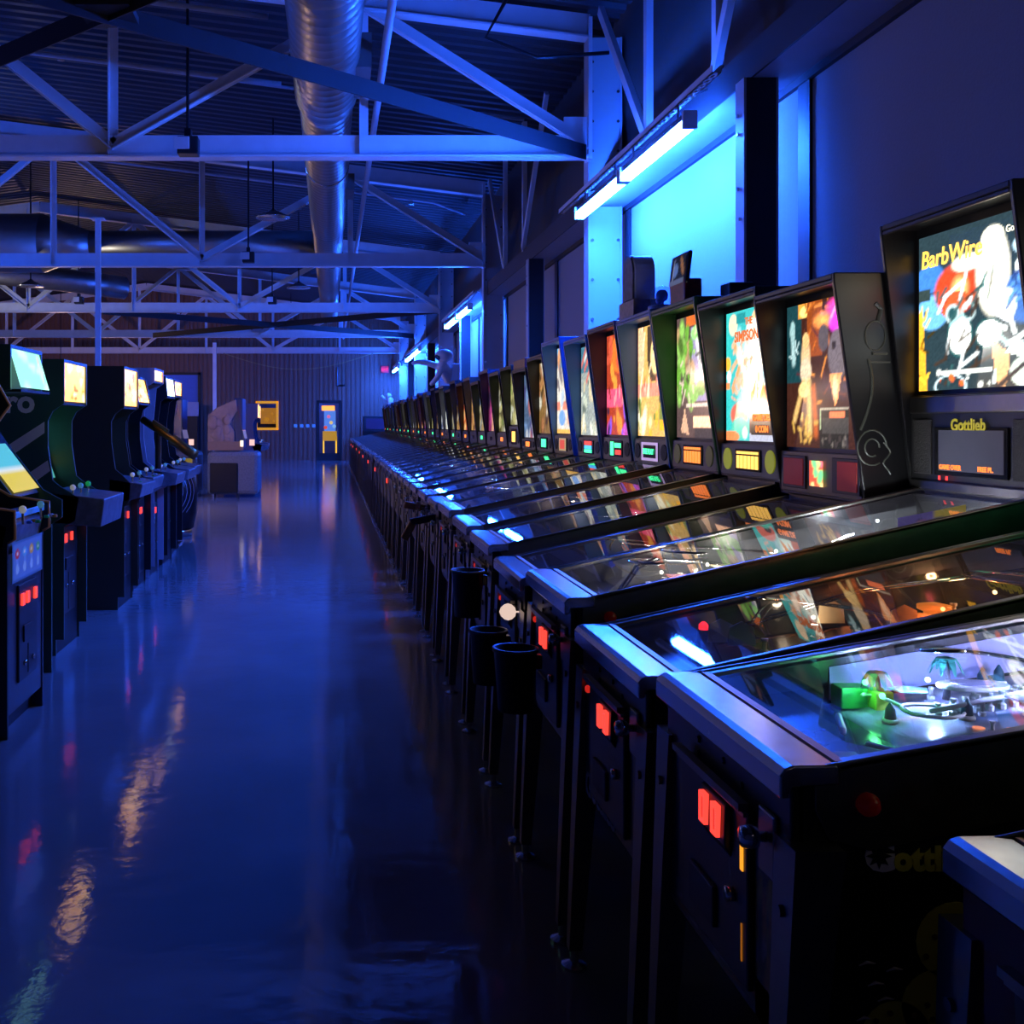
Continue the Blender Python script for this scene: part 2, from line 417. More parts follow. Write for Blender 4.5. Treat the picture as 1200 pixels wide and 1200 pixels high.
# claw-type game seen through the far door: amber legs and glowing cabinet
g = thing('prize_game', 'small amber lit game standing in the room behind the far glass door', 'game', (-.05, YB+1.6, 0))
bx('cabinet_body', mat('amber_cabinet', (.5, .3, .03), .4, emit=(1, .5, .03), es=.5), g, -.3, .3, -.3, .3, .75, 1.15, .02)
for sx in (-.26, .26): bx('leg', M_yg, g, sx-.03, sx+.03, -.28, -.22, 0, .75)
bx('glass_case', lit('pale_blue_case', (.12, .3, 1), .8), g, -.24, .24, -.2, .25, 1.15, 2.0, .02)
bx('top_light', lit('orange_sign', (1, .28, .05), 2.5), g, -.34, .2, -.25, .25, 2.0, 2.2, .02)
for dx, dz, c in ((-.18, 1.3, (1, .1, .05)), (.05, 1.5, (1, .7, .3)), (-.05, 1.75, (.9, .2, .5)), (.18, 1.35, (.3, .6, 1))):
    ob('plush_prize', MB().ball((dx, -.22, dz), .075), lit('prize_%d' % int(dz*100), c, .8), g, True)
# amber edged window
w1 = bpy.data.objects.new('window_far', None); COL.objects.link(w1); struct(w1, 'rounded window with glowing amber edge in the far wall'); w1.location = ((WX0+WX1)/2, YB, 0)
ww = (WX1-WX0)/2
for nm, a in (('frame', (-ww, -ww+.07, WZ0, WZ1)), ('frame', (ww-.1, ww, WZ0, WZ1)), ('frame', (-ww, ww, WZ1-.1, WZ1)), ('frame', (-ww, ww, WZ0, WZ0+.1))):
    bx(nm, mat('amber_frame', (.6, .3, .02), .4, emit=(1, .42, .0), es=.55), w1, a[0], a[1], -.07, .03, a[2], a[3], .02)
bx('pane', M_glass, w1, -ww, ww, .0, .006, WZ0, WZ1)
g2 = thing('amber_game', 'dim amber game glowing behind the rounded far window', 'game', ((WX0+WX1)/2, YB+1.2, 0))
bx('cabinet_body', M_blackmat, g2, -.5, .5, -.3, .4, 0, 1.5); bx('screen', lit('amber_dim', (1, .4, .03), .35), g2, -.32, .3, -.32, -.3, 1.45, 2.1, .01)
for q, (dx, dz, rr) in enumerate(((-.25, 2.02, .06), (-.08, 1.62, .1), (.16, 1.86, .05), (.22, 1.55, .045))): ob('lamp', MB().ball((dx, -.36, dz), rr), mat('amber_lamp_dim', (.3, .12, .01), .4, emit=(1, .4, .03), es=.45), g2, True)
for q in range(4):
    tag(ob('sign_plate', MB().box(-.07, .07, -.02, .02, -.07, .07), lit('blue_plate', (.06, .25, 1), .5), None, loc=(-1.42+.24*q, YB-.07, 1.37), bevel=.02),
        'small blue square plate on the far wall, %s of four from the amber window' % ('first', 'second', 'third', 'fourth')[q], 'sign', 'blue plates on the far wall')
# blue bay at the left of the far wall
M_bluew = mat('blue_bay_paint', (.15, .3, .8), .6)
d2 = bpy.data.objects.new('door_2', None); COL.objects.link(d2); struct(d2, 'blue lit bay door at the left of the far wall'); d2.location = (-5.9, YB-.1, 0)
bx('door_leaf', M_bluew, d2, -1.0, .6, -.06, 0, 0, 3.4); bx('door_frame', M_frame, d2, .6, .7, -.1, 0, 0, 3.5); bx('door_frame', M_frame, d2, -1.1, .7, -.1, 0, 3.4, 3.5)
tag(ob('conveyor_cover', MB().box(-.5, .5, -.02, .02, 0, .55), mat('pale_board', (.5, .55, .7), .6), None, loc=(-5.65, YB-1.2, 1.75), bevel=.01), 'pale board standing against the blue bay door', 'board')
bx('stand', M_blackmat, bpy.data.objects['conveyor_cover'], -.45, .45, -.015, .3, -1.75, 0)
# exit sign
es_ = thing('exit_sign', 'small red exit sign high beside the end of the window wall', 'sign', (2.15, YB-.12, 3.62))
bx('housing', M_blackmat, es_, -.16, .16, -.04, .04, -.14, .14)
letters('EXIT', .13, on_near(-.145, -.045, -.05), lit('exit_red', (1, .02, .03), 2), es_)
bx('lit_face', lit('exit_face', (1, .01, .02), .35), es_, -.15, .15, -.043, -.04, -.13, .13)

# ------------------------------------------------------------------ roof trusses
TRUSSY = [y for y in MAINY if y > 5]
ZB = 4.12
def truss(y, idx):
    lab = ('steel roof truss closest to the viewer, crossing in front of the wide duct', 'steel roof truss second from the front, below the blue cross duct',
           'pale steel roof truss third from the front, left end lit white', 'fourth steel roof truss from the front', 'fifth and last steel roof truss, before the ribbed far wall')[idx]
    t = thing('roof_truss', lab, 'truss', (0, y, ZB), 'roof trusses')
    bc = MB().box(-16.6, 2.6, -.008, .008, .02, .235).box(-16.6, 2.6, -.085, .085, 0, .022)
    ob('bottom_chord', bc, M_truss, t)
    def ztop(x): return roof_z(x)-ZB-.34
    tc = MB()
    tc.bar((2.6, 0, ztop(2.6)+.12), (XR, 0, ztop(XR)+.12), .016, .26); tc.bar((2.6, 0, ztop(2.6)), (XR, 0, ztop(XR)), .16, .02)
    tc.bar((XR, 0, ztop(XR)+.12), (-16.6, 0, ztop(-16.6)+.12), .016, .26)
    ob('top_chord', tc, M_truss, t)
    P = 2.53; nodes = [2.6-.02, .33, -2.2, -4.73, -7.26, -9.8, -12.3, -14.8, -16.6]
    for q in range(len(nodes)-1):
        a, b = nodes[q], nodes[q+1]
        if q % 2 == 0: p0, p1 = (a, 0, .14), (b, 0, ztop(b)+.05)
        else: p0, p1 = (a, 0, ztop(a)+.05), (b, 0, .14)
        m = MB(); p0 = Vector(p0); p1 = Vector(p1)
        m.bar(p0+Vector((0, -.02, 0)), p1+Vector((0, -.02, 0)), .012, .13); m.bar(p0+Vector((0, -.05, -.055)), p1+Vector((0, -.05, -.055)), .06, .012)
        ob('diagonal', m, M_truss, t)
        if q > 0: ob('vertical', MB().box(a-.045, a+.045, .01, .022, .02, ztop(a)+.1).box(a-.045, a-.033, -.06, .01, .02, ztop(a)+.1), M_truss, t)
    ob('gusset_plate', MB().box(2.35, 2.6, -.012, .012, .02, .42), M_truss, t)
    ob('end_post', MB().box(2.58, 2.62, -.08, .08, -.02, ztop(2.6)+.2), M_truss, t)
for i, y in enumerate(TRUSSY): truss(y, i)

def cross_brace(y0, y1, lab):
    t = thing('cross_brace', lab, 'brace', (0, y0, ZB), 'roof cross braces')
    bx_m = mat('brace_steel', (.022, .022, .027), .75)
    ob('strap', MB().bar((2.55, y1-y0-.1, .04), (-5.5, .1, .04), .012, .15), bx_m, t)
    ob('strap', MB().bar((-5.5, y1-y0-.1, .06), (2.55, .1, .06), .012, .15), bx_m, t)
    ob('centre_plate', MB().box(-1.65, -1.3, (y1-y0)/2-.2, (y1-y0)/2+.2, .02, .07), bx_m, t)
cross_brace(3.3, 10.6, 'dark crossed steel straps below the roof in front of the first truss')
cross_brace(25.2, 32.5, 'dark crossed steel straps between the third and fourth trusses')
# longitudinal lattice above the header
lt = thing('wall_lattice', 'steel lattice of uprights and diagonals above the window header', 'lattice', (2.69, 0, ZH+.2))
for y in (5.75, 7.3, 8.9, 14.6, 16.2): bx('upright', M_truss, lt, -.03, .03, y-.04, y+.04, 0, 1.8)
for (ya, yb_) in ((7.3, 6.2), (8.9, 10.4), (14.6, 13), (16.2, 17.7)):
    ob('diagonal', MB().bar((-.02, ya, .05), (-.02, yb_, 1.7), .05, .09), M_truss, lt)
# purlins / pipes under the deck
def pipe(name, lab, pts, r, m, heads=(), cat='pipe'):
    t = thing(name, lab, cat, pts[0], 'pipes under the roof'); o = Vector(pts[0])
    ob('pipe_run', MB().tube([Vector(p)-o for p in pts], r, 8), m, t, True)
    for h in heads:
        hp = Vector(h)-o
        ob('sprinkler_head', MB().lathe([(.02, 0), (.02, -.05), (.05, -.055), (.05, -.065)], hp, 'z', 10), M_steel, t)
    return t
def on_roof(x, y, d=.22): return (x, y, roof_z(x)-d)
M_pipe = mat('pipe_paint', (.45, .46, .5), .45)
pipe('sprinkler_pipe', 'thin sprinkler pipe under the roof deck in front of the first truss', [on_roof(2.5, 8.6, .3), on_roof(1.9, 8.7, .3), on_roof(1.6, 8.7, .17), on_roof(-6.5, 8.7, .17)], .022, M_pipe, [on_roof(1.05, 8.7, .19), on_roof(-2, 8.7, .19)])
pipe('sprinkler_pipe', 'thin sprinkler pipe under the roof deck just behind the first truss', [on_roof(2.5, 13.6, .3), on_roof(-6.5, 13.6, .2)], .022, M_pipe, [on_roof(.9, 13.6, .22), on_roof(-3.5, 13.6, .22)])
pipe('sprinkler_pipe', 'thin sprinkler pipe with a bend behind the second truss', [on_roof(2.5, 19.5, .35), on_roof(1.9, 19.5, .2), on_roof(-6.5, 19.5, .2)], .022, M_pipe, [on_roof(1.5, 19.5, .22)])
pipe('ceiling_angle', 'blue lit steel angle crossing under the roof at upper left', [on_roof(-.6, 10.0, .75), on_roof(-6.5, 10.0, .75)], .03, M_pipe, cat='angle')
pipe('ceiling_angle', 'second blue lit steel angle, lower, at upper left', [on_roof(-.6, 12.6, .55), on_roof(-6.5, 12.6, .55)], .03, M_pipe, cat='angle')
pipe('conduit', 'pale blue conduit running beside the spiral duct', [(.46, 6.0, 4.62), (.46, 39, 4.62)], .035, M_pipe, cat='conduit')
pipe('conduit', 'black looped cable at the top of the first truss end', [(2.7, 10.2, 5.05), (2.0, 10.2, 5.0), (1.5, 10.2, 5.2), (1.7, 10.1, 5.55)], .02, M_black, cat='cable')

# spiral duct in stepped sections
def duct(name, lab, x, z, secs, ax='y'):
    t = thing(name, lab, 'duct', (x, secs[0][0], z) if ax == 'y' else (secs[0][0], x, z))
    for (a, b, r) in secs:
        pr = []; n = int((b-a)/.16)
        for i in range(n):
            h = a+(b-a)*i/n-secs[0][0]; st = (b-a)/n
            pr += [(r, h), (r, h+st*.82), (r+.0035, h+st*.88), (r+.0035, h+st*.94)]
        pr += [(r, b-secs[0][0])]
        ob('duct_section', MB().lathe(pr, (0, 0, 0), ax, 32), M_galv, t, True)
    return t
dt = duct('spiral_duct', 'large spiral galvanized duct running down the room overhead', -.05, 4.66, [(3.0, 10.2, .30), (10.2, 17.0, .268), (17.0, 23.5, .255), (23.5, 31, .245)])
for y in (6.3, 13, 20): ob('hanger_strap', MB().lathe([(.306 if y < 10 else .275, y-3.0-.02), (.306 if y < 10 else .275, y-3.0+.02)], (0, 0, 0), 'y', 32), M_steel, dt, True)
ob('register_box', MB().box(.26, .40, 6.05, 6.9, -.14, .16), mat('register_brown', (.12, .11, .11), .6), dt)
ob('register_box', MB().box(.24, .36, 10.9, 11.5, -.12, .1), MATS['register_brown'], dt)
d_ = thing('cross_duct', 'smooth blue lit duct crossing under the roof behind the second truss', 'duct', (-.33, 20.2, 4.92))
ob('duct_section', MB().lathe([(.24, 0), (.24, -4.3)], (0, 0, 0), 'x', 32), M_galv, d_, True)
ob('reducer', MB().lathe([(.24, -4.3), (.56, -5.2)], (0, 0, 0), 'x', 32), M_galv, d_, True)
ob('duct_section', MB().lathe([(.56, -5.2), (.56, -11)], (0, 0, 0), 'x', 32), M_galv, d_, True)
d_ = thing('branch_duct', 'dim angled branch duct at the left behind the second truss', 'duct', (-8.2, 23.2, 4.75))
ob('duct_section', MB().tube([(-2, -1.5, .2), (2.6, .6, -.1), (3.4, 1.2, -.15)], .26, 24), M_galv, d_, True)

# hanging monitors / lamps on rods
def hanging(px, py, Y, kind, lab):
    p = pt(px, py, Y); zt = roof_z(p.x)+.01
    t = thing('hanging_speaker' if kind == 'box' else 'pendant_lamp', lab, 'speaker' if kind == 'box' else 'lamp', p, 'fittings hung from the roof')
    ob('rod', MB().tube([(0, 0, .05), (0, 0, zt-p.z)], .016, 6), M_black, t)
    if kind == 'box':
        bx('body', M_blackmat, t, -.1, .1, -.02, .14, -.1, .07, .01); bx('front_face', M_white, t, -.13, .02, -.035, -.02, -.06, .06, .008)
        bx('bracket', M_black, t, -.03, .03, -.02, .1, .07, .14)
    else:
        ob('shade', MB().lathe([(.26, -.05), (.26, -.03), (.1, .05), (.03, .1)], (0, 0, 0), 'z', 20), M_steel, t, True)
    return t
hanging(220, 168, 10.0, 'box', 'small white faced speaker box hanging in front of the first truss')
hanging(291, 300, 17.2, 'box', 'small white faced speaker box hanging at the second truss')
hanging(319, 351, 24.6, 'box', 'small white faced speaker box hanging at the third truss')
hanging(341, 392, 38, 'box', 'tiny speaker box hanging at the fifth truss')
hanging(320, 252, 16, 'lamp', 'flat grey pendant lamp hanging left of the duct')
hanging(350, 335, 23, 'lamp', 'smaller flat pendant lamp hanging further back left of the duct')
hanging(36, 333, 21.4, 'lamp', 'flat pendant lamp hanging at the left behind the second truss')
hanging(92, 351, 24.9, 'box', 'small dark speaker box hanging at the left of the third truss')
# posts
tag(ob('steel_post', MB().box(-.035, .035, -.035, .035, 0, 4.3).box(-.09, .09, -.09, .09, 4.28, 4.3), M_truss, None, loc=(-3.24, 14.6, 0)), 'slim steel post rising behind the nearer arcade cabinets', 'post')
tag(ob('steel_post', MB().box(-.06, .06, -.06, .06, 0, 4.2).box(-.12, .12, -.12, .12, 0, .02), M_truss, None, loc=(-3.95, 35.6, 0)), 'slim pale post standing before the ribbed far wall', 'post')
cab = [pt(262+q*17.5, 414+19*math.sin(PI*q/10), 39.7) for q in range(11)]
tag(ob('hanging_cable', MB().tube(cab, .018, 6), mat('yellow_cable', (.5, .35, .15), .6)), 'yellowish cable sagging in front of the far wall', 'cable')
bkt = pt(395, 452, 41.7)
tag(ob('wall_bracket', MB().tube([(0, 0, .75), (0, 0, 0), (.28, -.2, 0)], .05, 8), M_black, None, loc=bkt), 'black pipe bracket on the ribbed wall above the far door', 'bracket')

# ------------------------------------------------------------------ blue batten lights on the window wall
M_tube = mat('blue_led_lens', (.3, .4, .8), .4, emit=FIX_C, es=FIX_E)
FX, FZ = 2.46, 3.50
def batten(y0, y1, lab):
    t = thing('batten_light', lab, 'light', (FX, (y0+y1)/2, FZ), 'blue batten lights above the pinball row'); L = (y1-y0)/2
    bx('housing', M_steel, t, -.035, .035, -L, L, .035, .085, .008)
    bx('lens', M_tube, t, -.045, .045, -L+.03, L-.03, -.03, .035, .012)
    for s in (-1, 1):
        bx('end_cap', M_white, t, -.05, .05, s*L-.02, s*L+.02, -.035, .09, .006)
        ob('hanger', MB().tube([(0, s*L*.7, .08), (0, s*L*.7, .198)], .008, 6), M_steel, t)
def strut(y0, y1, lab):
    t = thing('strut_channel', lab, 'channel', (FX+.02, y0, FZ+.2), 'slotted channels above the lights'); m = MB()
    L = y1-y0
    m.box(-.03, -.012, 0, L, 0, .006).box(.012, .03, 0, L, 0, .006).box(-.03, -.024, 0, L, 0, .05).box(.024, .03, 0, L, 0, .05)
    k = 0
    while k*.1 < L: m.box(-.03, .03, k*.1, k*.1+.045, 0, .006); k += 1
    ob('slotted_rail', m, M_truss, t)
    for q in (.15, .5, .85): ob('hanger', MB().tube([(0, L*q, .04), (.2, L*q, .12)], .012, 6), M_steel, t)
pairs = [(7.2, 8.78, 8.86, 10.4), (18.6, 20.3, 20.5, 22.4), (29.2, 31.6, 31.9, 34.3), (38.4, 39.8, 40.0, 41.4)]
nm = ('first', 'second', 'third', 'fourth')
for k, (a, b, c, d) in enumerate(pairs):
    batten(a, b, 'glowing blue batten light, nearer of the %s pair along the windows' % nm[k])
    batten(c, d, 'glowing blue batten light, farther of the %s pair along the windows' % nm[k])
    strut(a-.45, d+.9, 'slotted steel channel holding the %s pair of blue lights' % nm[k])
def added_batten(x, y0, y1, z, lab):  # unseen lights, added to put more blue on the trusses
    t = thing('batten_light', lab, 'light', (x, (y0+y1)/2, z), 'added blue batten lights beyond the arcade cabinets'); L = (y1-y0)/2
    bx('housing', M_steel, t, -.035, .035, -L, L, .035, .085, .008); bx('lens', M_tube, t, -.045, .045, -L+.03, L-.03, -.03, .035, .012)
    for s in (-1, 1): ob('hanger', MB().tube([(0, s*L*.7, .08), (0, s*L*.7, roof_z(x)-z+.01)], .008, 6), M_steel, t)
added_batten(-9.5, 11.6, 13.2, 3.5, 'added unseen blue batten light hung beyond the arcade cabinets, nearer of two')
added_batten(-9.5, 13.3, 14.9, 3.5, 'added unseen blue batten light hung beyond the arcade cabinets, farther of two')
fl_ = thing('added_floor_lamp', 'added warm floor lamp, unseen behind the arcade cabinets', 'lamp', (-3.45, 17.4, 0))  # unseen lamp, added to light the relief sided cabinets
ob('base', MB().lathe([(.16, 0), (.16, .02), (.03, .04)], (0, 0, 0), 'z', 20), M_black, fl_, True); ob('pole', MB().tube([(0, 0, .03), (0, 0, 1.93)], .010, 8), M_black, fl_, True)
ob('shade', MB().lathe([(.22, 1.74), (.08, 1.92), (.02, 1.93), (.02, 1.94), (.085, 1.93), (.225, 1.745)], (0, 0, 0), 'z', 20), M_black, fl_, True); ob('bulb', MB().ball((0, 0, 1.80), .045), lit('pendant_bulb', (1, .9, .75), 12), fl_, True)
fll = bpy.data.lights.new('bulb_light', 'POINT'); fll.color = (1, .62, .42); fll.energy = 130; fll.shadow_soft_size = .03
flo = bpy.data.objects.new('bulb_light', fll); COL.objects.link(flo); flo.parent = fl_; flo.location = (-.0, -.09, 1.70)
# neutral lamps over the left of the hall (the last two added for their light)
def pendant(loc, color, energy, lab, lz=-.16):
    t = thing('pendant_lamp', lab, 'lamp', loc, 'white pendant lamps over the arcade side')
    ob('rod', MB().tube([(0, 0, .1), (0, 0, roof_z(loc[0])-loc[2]+.01)], .012, 6), M_black, t)
    ob('shade', MB().lathe([(.2, 0), (.2, .02), (.08, .1), (.03, .14)], (0, 0, 0), 'z', 20), M_steel, t, True)
    ob('bulb', MB().ball((0, 0, -.02), .055), lit('pendant_bulb', (1, .9, .75), 12), t, True)
    l = bpy.data.lights.new('bulb_light', 'POINT'); l.color = color; l.energy = energy; l.shadow_soft_size = .07
    o = bpy.data.objects.new('bulb_light', l); COL.objects.link(o); o.parent = t; o.location = (0, 0, lz)
pendant((-8.9, 21.1, 3.3), (1, .95, .85), 150, 'white pendant lamp beyond the arcade cabinets near the third truss')
pendant((-6.2, 8.5, 3.2), (1, .62, .36), 14, 'warm pendant lamp beyond the closest arcade cabinets')
pendant((-8.5, 33.0, 3.1), (1, .6, .45), 190, 'warm pendant lamp in front of the ribbed far wall')
pendant((-5.1, 15.4, 3.4), (1, .70, .5), 35, 'added warm shaded pendant lamp just beyond the rifle cabinet', .03)  # out of view, added to light the relief cabinet fronts
pendant((1.6, -2.2, 3.3), (1, .80, .66), 110, 'added shaded pendant lamp behind the viewpoint, for fill light', .03)  # unseen fill, added for the near cabinet sides and lettering
# ================================================================== PINBALL MACHINES
W = .56; HWD = W/2; SL = .225
M_cab = {'black': M_black, 'red': mat('red_cabinet', (.10, .008, .008), .35), 'green': mat('green_cabinet_side', (.02, .10, .035), .4),
         'blue': mat('blue_cabinet_side', (.05, .16, .42), .4), 'grey': mat('grey_cabinet_side', (.10, .10, .11), .4), 'navy': mat('navy_cabinet', (.02, .03, .09), .35)}
M_panel = mat('speaker_panel_grey', (.10, .10, .095), .5)
M_speaker = mat('speaker_grille', (.035, .033, .033), .8, bump=.4, scale=200)
M_dispk = mat('display_black', (.01, .01, .012), .12)
M_apron = mat('apron_navy', (.05, .06, .10), .25, var=.2)
M_gold = mat('yellow_print', (.85, .66, .06), .5)
M_pink = mat('pale_pink_print', (.9, .75, .75), .5)
E_or = lit('orange_digits', (1, .22, .03), 1.8); E_ye = lit('yellow_digits', (1, .55, .10), 1.8)
E_gr = lit('green_digits', (.05, 1, .35), 2.2); E_rd = lit('red_digits', (1, .05, .04), 1.6); E_bl = lit('blue_digits', (.05, .5, 1), 1.6)
E_lv = lit('lavender_frame', (.55, .4, .75), .8)

# ---- backlit artwork
def art_m3():
    a = Art(72, 80, (.02, .04, .05))
    a.ell(.1, .72, .14, .1, (.05, .2, .6)).ell(.12, .5, .16, .12, (.15, .45, .9)).rect(0, .1, .58, .66, (.03, .05, .05))
    a.ell(.33, .62, .2, .17, (.75, .06, .02)).ell(.36, .62, .09, .1, (1.6, .75, .25), soft=.8).poly([(.2, .48), (.34, .4), (.5, .56), (.3, .62)], (.6, .1, .03))
    a.ell(.62, .68, .14, .28, (2.0, 1.9, 1.5), soft=.35).ell(.62, .88, .09, .07, (2, 1.9, 1.4)).ell(.42, .77, .14, .06, (2.2, 2.1, 1.6), soft=.5)
    a.ell(.64, .62, .06, .07, (1.6, 1.2, .9), soft=.6)
    a.ell(.86, .8, .1, .06, (.5, .75, .9)).ell(.93, .9, .06, .12, (.8, .06, .05)).ell(.93, .68, .1, .09, (.6, .9, .95)).ell(.85, .68, .07, .06, (1.3, 1.5, 1.5))
    a.ell(.84, .5, .15, .16, (.04, .14, .45), .4).ell(.73, .47, .07, .1, (.9, 1, 1.1)).strokes(14, [(.1, .3, .7), (.02, .05, .2)], (.72, .95, .4, .62), (.03, .1), .01, 5)
    a.ell(.36, .33, .1, .12, (1.9, 1.95, 1.8)).ring(.36, .33, .1, .125, .12, (.02, .12, .12)).ell(.59, .32, .1, .08, (1.7, 1.8, 1.7)).ring(.59, .32, .1, .085, .14, (.02, .1, .1))
    a.ell(.3, .47, .06, .06, (.02, .08, .09)).ring(.3, .47, .05, .05, .35, (.6, .8, .8)).ring(.43, .47, .05, .05, .35, (.6, .8, .8))
    a.strokes(30, [(1, 1.1, 1.1), (.03, .1, .1), (.3, .7, .7), (.05, .03, .02)], (.1, .65, .03, .6), (.06, .22), .011, 8, (.3, 1.6))
    a.poly([(.6, .3), (.75, .18), (.72, .0), (.66, 0)], (.9, .45, .2)).poly([(.72, .2), (.95, .12), (.9, .24), (.78, .26)], (1.1, 1.2, 1.1)).ell(.9, .08, .16, .1, (1.2, 1.4, 1.2))
    a.line(.66, 0, .92, .17, .018, (.02, .02, .03)).strokes(10, [(1.4, 1.5, 1.5), (.4, .7, .7)], (.68, .98, .18, .45), (.05, .15), .012, 9)
    a.poly([(.0, 0), (.08, 0), (.06, .2), (.03, .55), (.0, .5)], (.9, .42, .03)).strokes(12, [(.05, .03, 0), (1.2, .7, .05)], (0, .08, .02, .5), (.03, .08), .008, 3)
    a.ring(.28, .02, .13, .07, .12, (.7, .9, .95)).rect(.2, .62, .095, .115, (.9, .95, .9)).scatter(10, [(.9, .15, .03), (.8, .85, .8)], (.15, .6, .02, .12), (.01, .03), 4)
    return a.grain(.15)
def art_m4():
    a = Art(64, 76, (.05, .015, .01)); a.U = a.U/.82
    a.rect(0, .25, .45, 1, (.01, .05, .06)).ell(.1, .82, .05, .08, (.3, .5, .5)).line(.1, .8, .12, .6, .03, (.35, .55, .55)).strokes(6, [(.5, .7, .7)], (.06, .2, .62, .7), (.03, .08), .008, 3)
    a.rect(.2, .36, .9, 1.0, (.9, .35, .05)).ell(.3, .94, .08, .04, (1.5, .9, .25)).rect(.36, .6, .62, 1, (.3, .06, .01))
    a.strokes(40, [(.6, .15, .02), (.15, .03, .01), (.9, .3, .05), (.1, .02, .03)], (.3, .98, .3, 1), (.04, .16), .01, 4)
    a.ell(.62, .86, .2, .07, (1.4, .5, .12), soft=.8).ell(.83, .93, .2, .08, (1.2, .08, .5), soft=.5).ell(.84, .83, .16, .08, (1.3, .06, 1.2), soft=.5).strokes(8, [(1.2, .5, 1), (1.2, .3, .2)], (.6, 1, .8, .97), (.04, .1), .012, 6)
    a.ell(.62, .74, .09, .1, (.10, .08, .09)).ell(.84, .62, .16, .18, (.16, .13, .15)).ell(.92, .73, .07, .09, (.20, .15, .17)).ell(.78, .68, .035, .03, (.03, .02, .02)).ell(.94, .64, .03, .03, (.03, .02, .02))
    a.poly([(.7, .5), (.9, .5), (.84, .32), (.8, .28)], (1.1, .4, .12)).ell(.8, .4, .05, .1, (1.3, .7, .35), soft=.5)
    a.ell(.33, .62, .09, .16, (.75, .5, .25), soft=.3).ell(.33, .74, .06, .06, (.8, .5, .2)).ell(.33, .53, .1, .1, (.8, .6, .4)).line(.3, .45, .14, .2, .03, (.75, .45, .15)).line(.38, .45, .4, .1, .035, (.8, .5, .18))
    a.ell(.3, .4, .1, .06, (1.0, .65, .25)).line(.46, .4, .5, .1, .035, (.5, .1, .02)).strokes(14, [(.7, .4, .08), (.3, .1, .02)], (.05, .5, .02, .2), (.03, .08), .014, 11)
    a.rect(.56, 1, .0, .27, (.015, .015, .015)).rect(.56, 1, .255, .275, (.5, .45, .35)).rect(.56, .58, .12, .26, (.4, .5, .3)).rect(.6, 1, .1, .2, (.05, .05, .05)).rect(.72, .95, .21, .245, (1.2, .25, .1))
    a.scatter(20, [(.16, .14, .12), (.05, .04, .04)], (.6, .98, .02, .07), (.01, .03), 3)
    a.U = a.U*.82
    return a.grain(.2)
def art_m5():
    a = Art(64, 76, (.05, .5, .5)); a.U = a.U/.9
    a.ell(.65, .55, .36, .42, (1.8, 1.75, 1.45), soft=.6).rect(0, .12, 0, 1, (.04, .55, .52)).ell(.95, .5, .18, .5, (2.2, 2.0, 1.0), soft=.7)
    a.ell(.15, .9, .1, .09, (1.1, .8, .5)).rect(.22, .4, .9, .98, (.02, .28, .3)).ell(.66, .93, .12, .06, (1.2, .6, .3)).ell(.72, .86, .3, .065, (1.4, 1.25, 1.0))
    a.strokes(22, [(1, .35, .12), (.9, .5, .3)], (.1, .25, .35, .75), (.05, .14), .018, 3, (.2, .9))
    a.scatter(34, [(1.6, 1.2, .9), (.5, .9, 1.0), (1.1, .5, .3), (1.8, 1.7, 1.4), (.4, .75, .8), (1.2, .6, .55)], (.25, .95, .3, .8), (.02, .07), 9)
    a.strokes(26, [(.9, .4, .25), (.3, .6, .7), (1.8, 1.7, 1.5)], (.2, .95, .28, .8), (.05, .15), .01, 12)
    a.ell(.88, .3, .2, .14, (.7, .12, .04)).strokes(12, [(1.2, .4, .05), (.9, .3, .1)], (.5, .95, .25, .36), (.05, .1), .014, 5, (1, 2))
    a.ell(.28, .2, .2, .1, (.8, .15, .1)).ell(.34, .19, .08, .03, (.05, .02, .02)).ell(.3, .1, .2, .09, (.1, .6, .45)).ell(.4, .06, .06, .05, (.8, 1.1, .7)).ell(.1, .03, .2, .05, (.9, .25, .08))
    a.ell(.03, .6, .07, .06, (1.2, .5, .05)).ell(.06, .5, .05, .05, (1, 1.1, 1.2)).rect(0, .07, .4, .46, (1, .3, .1))
    a.rect(.5, 1.2, .0, .24, (.06, .03, .02)).rect(.5, 1, 0, .06, (.45, .48, .6)); a.U = a.U*.9
    return a.grain(.12)
def art_m6():
    a = Art(52, 66, (.10, .06, .06))
    a.rect(.35, .95, .3, .9, (.35, .3, .5)).ell(.66, .72, .12, .2, (.9, .8, .95), soft=.5)
    a.ell(.62, .85, .28, .08, (.4, .95, .25)).ell(.62, .82, .16, .035, (.18, .5, .1)).rect(.25, .9, .92, 1, (.7, .15, .03))
    a.scatter(46, [(.16, .4, .05), (.3, .6, .12), (.5, .3, .15), (.08, .15, .03), (.6, .45, .3)], (.0, .45, .3, .9), (.03, .09), 4, tall=1.2)
    a.line(.72, .8, .8, .3, .055, (.95, .5, .25)).line(.5, .78, .66, .4, .03, (.9, .85, .8)).ell(.4, .36, .16, .08, (.25, .5, .12)).ell(.6, .4, .12, .07, (.2, .42, .1))
    a.rect(.25, .78, .25, .28, (.75, .6, .5)).poly([(.2, .25), (.32, .02), (.1, .05)], (.7, .4, .25)).rect(.45, 1, 0, .18, (.05, .04, .05)).rect(.42, 1, .08, .17, (1.4, .75, .45))
    return a.strokes(20, [(.8, .6, .5), (.05, .05, .03)], (0, 1, .2, .9), (.05, .15), .012, 7).grain(.2)
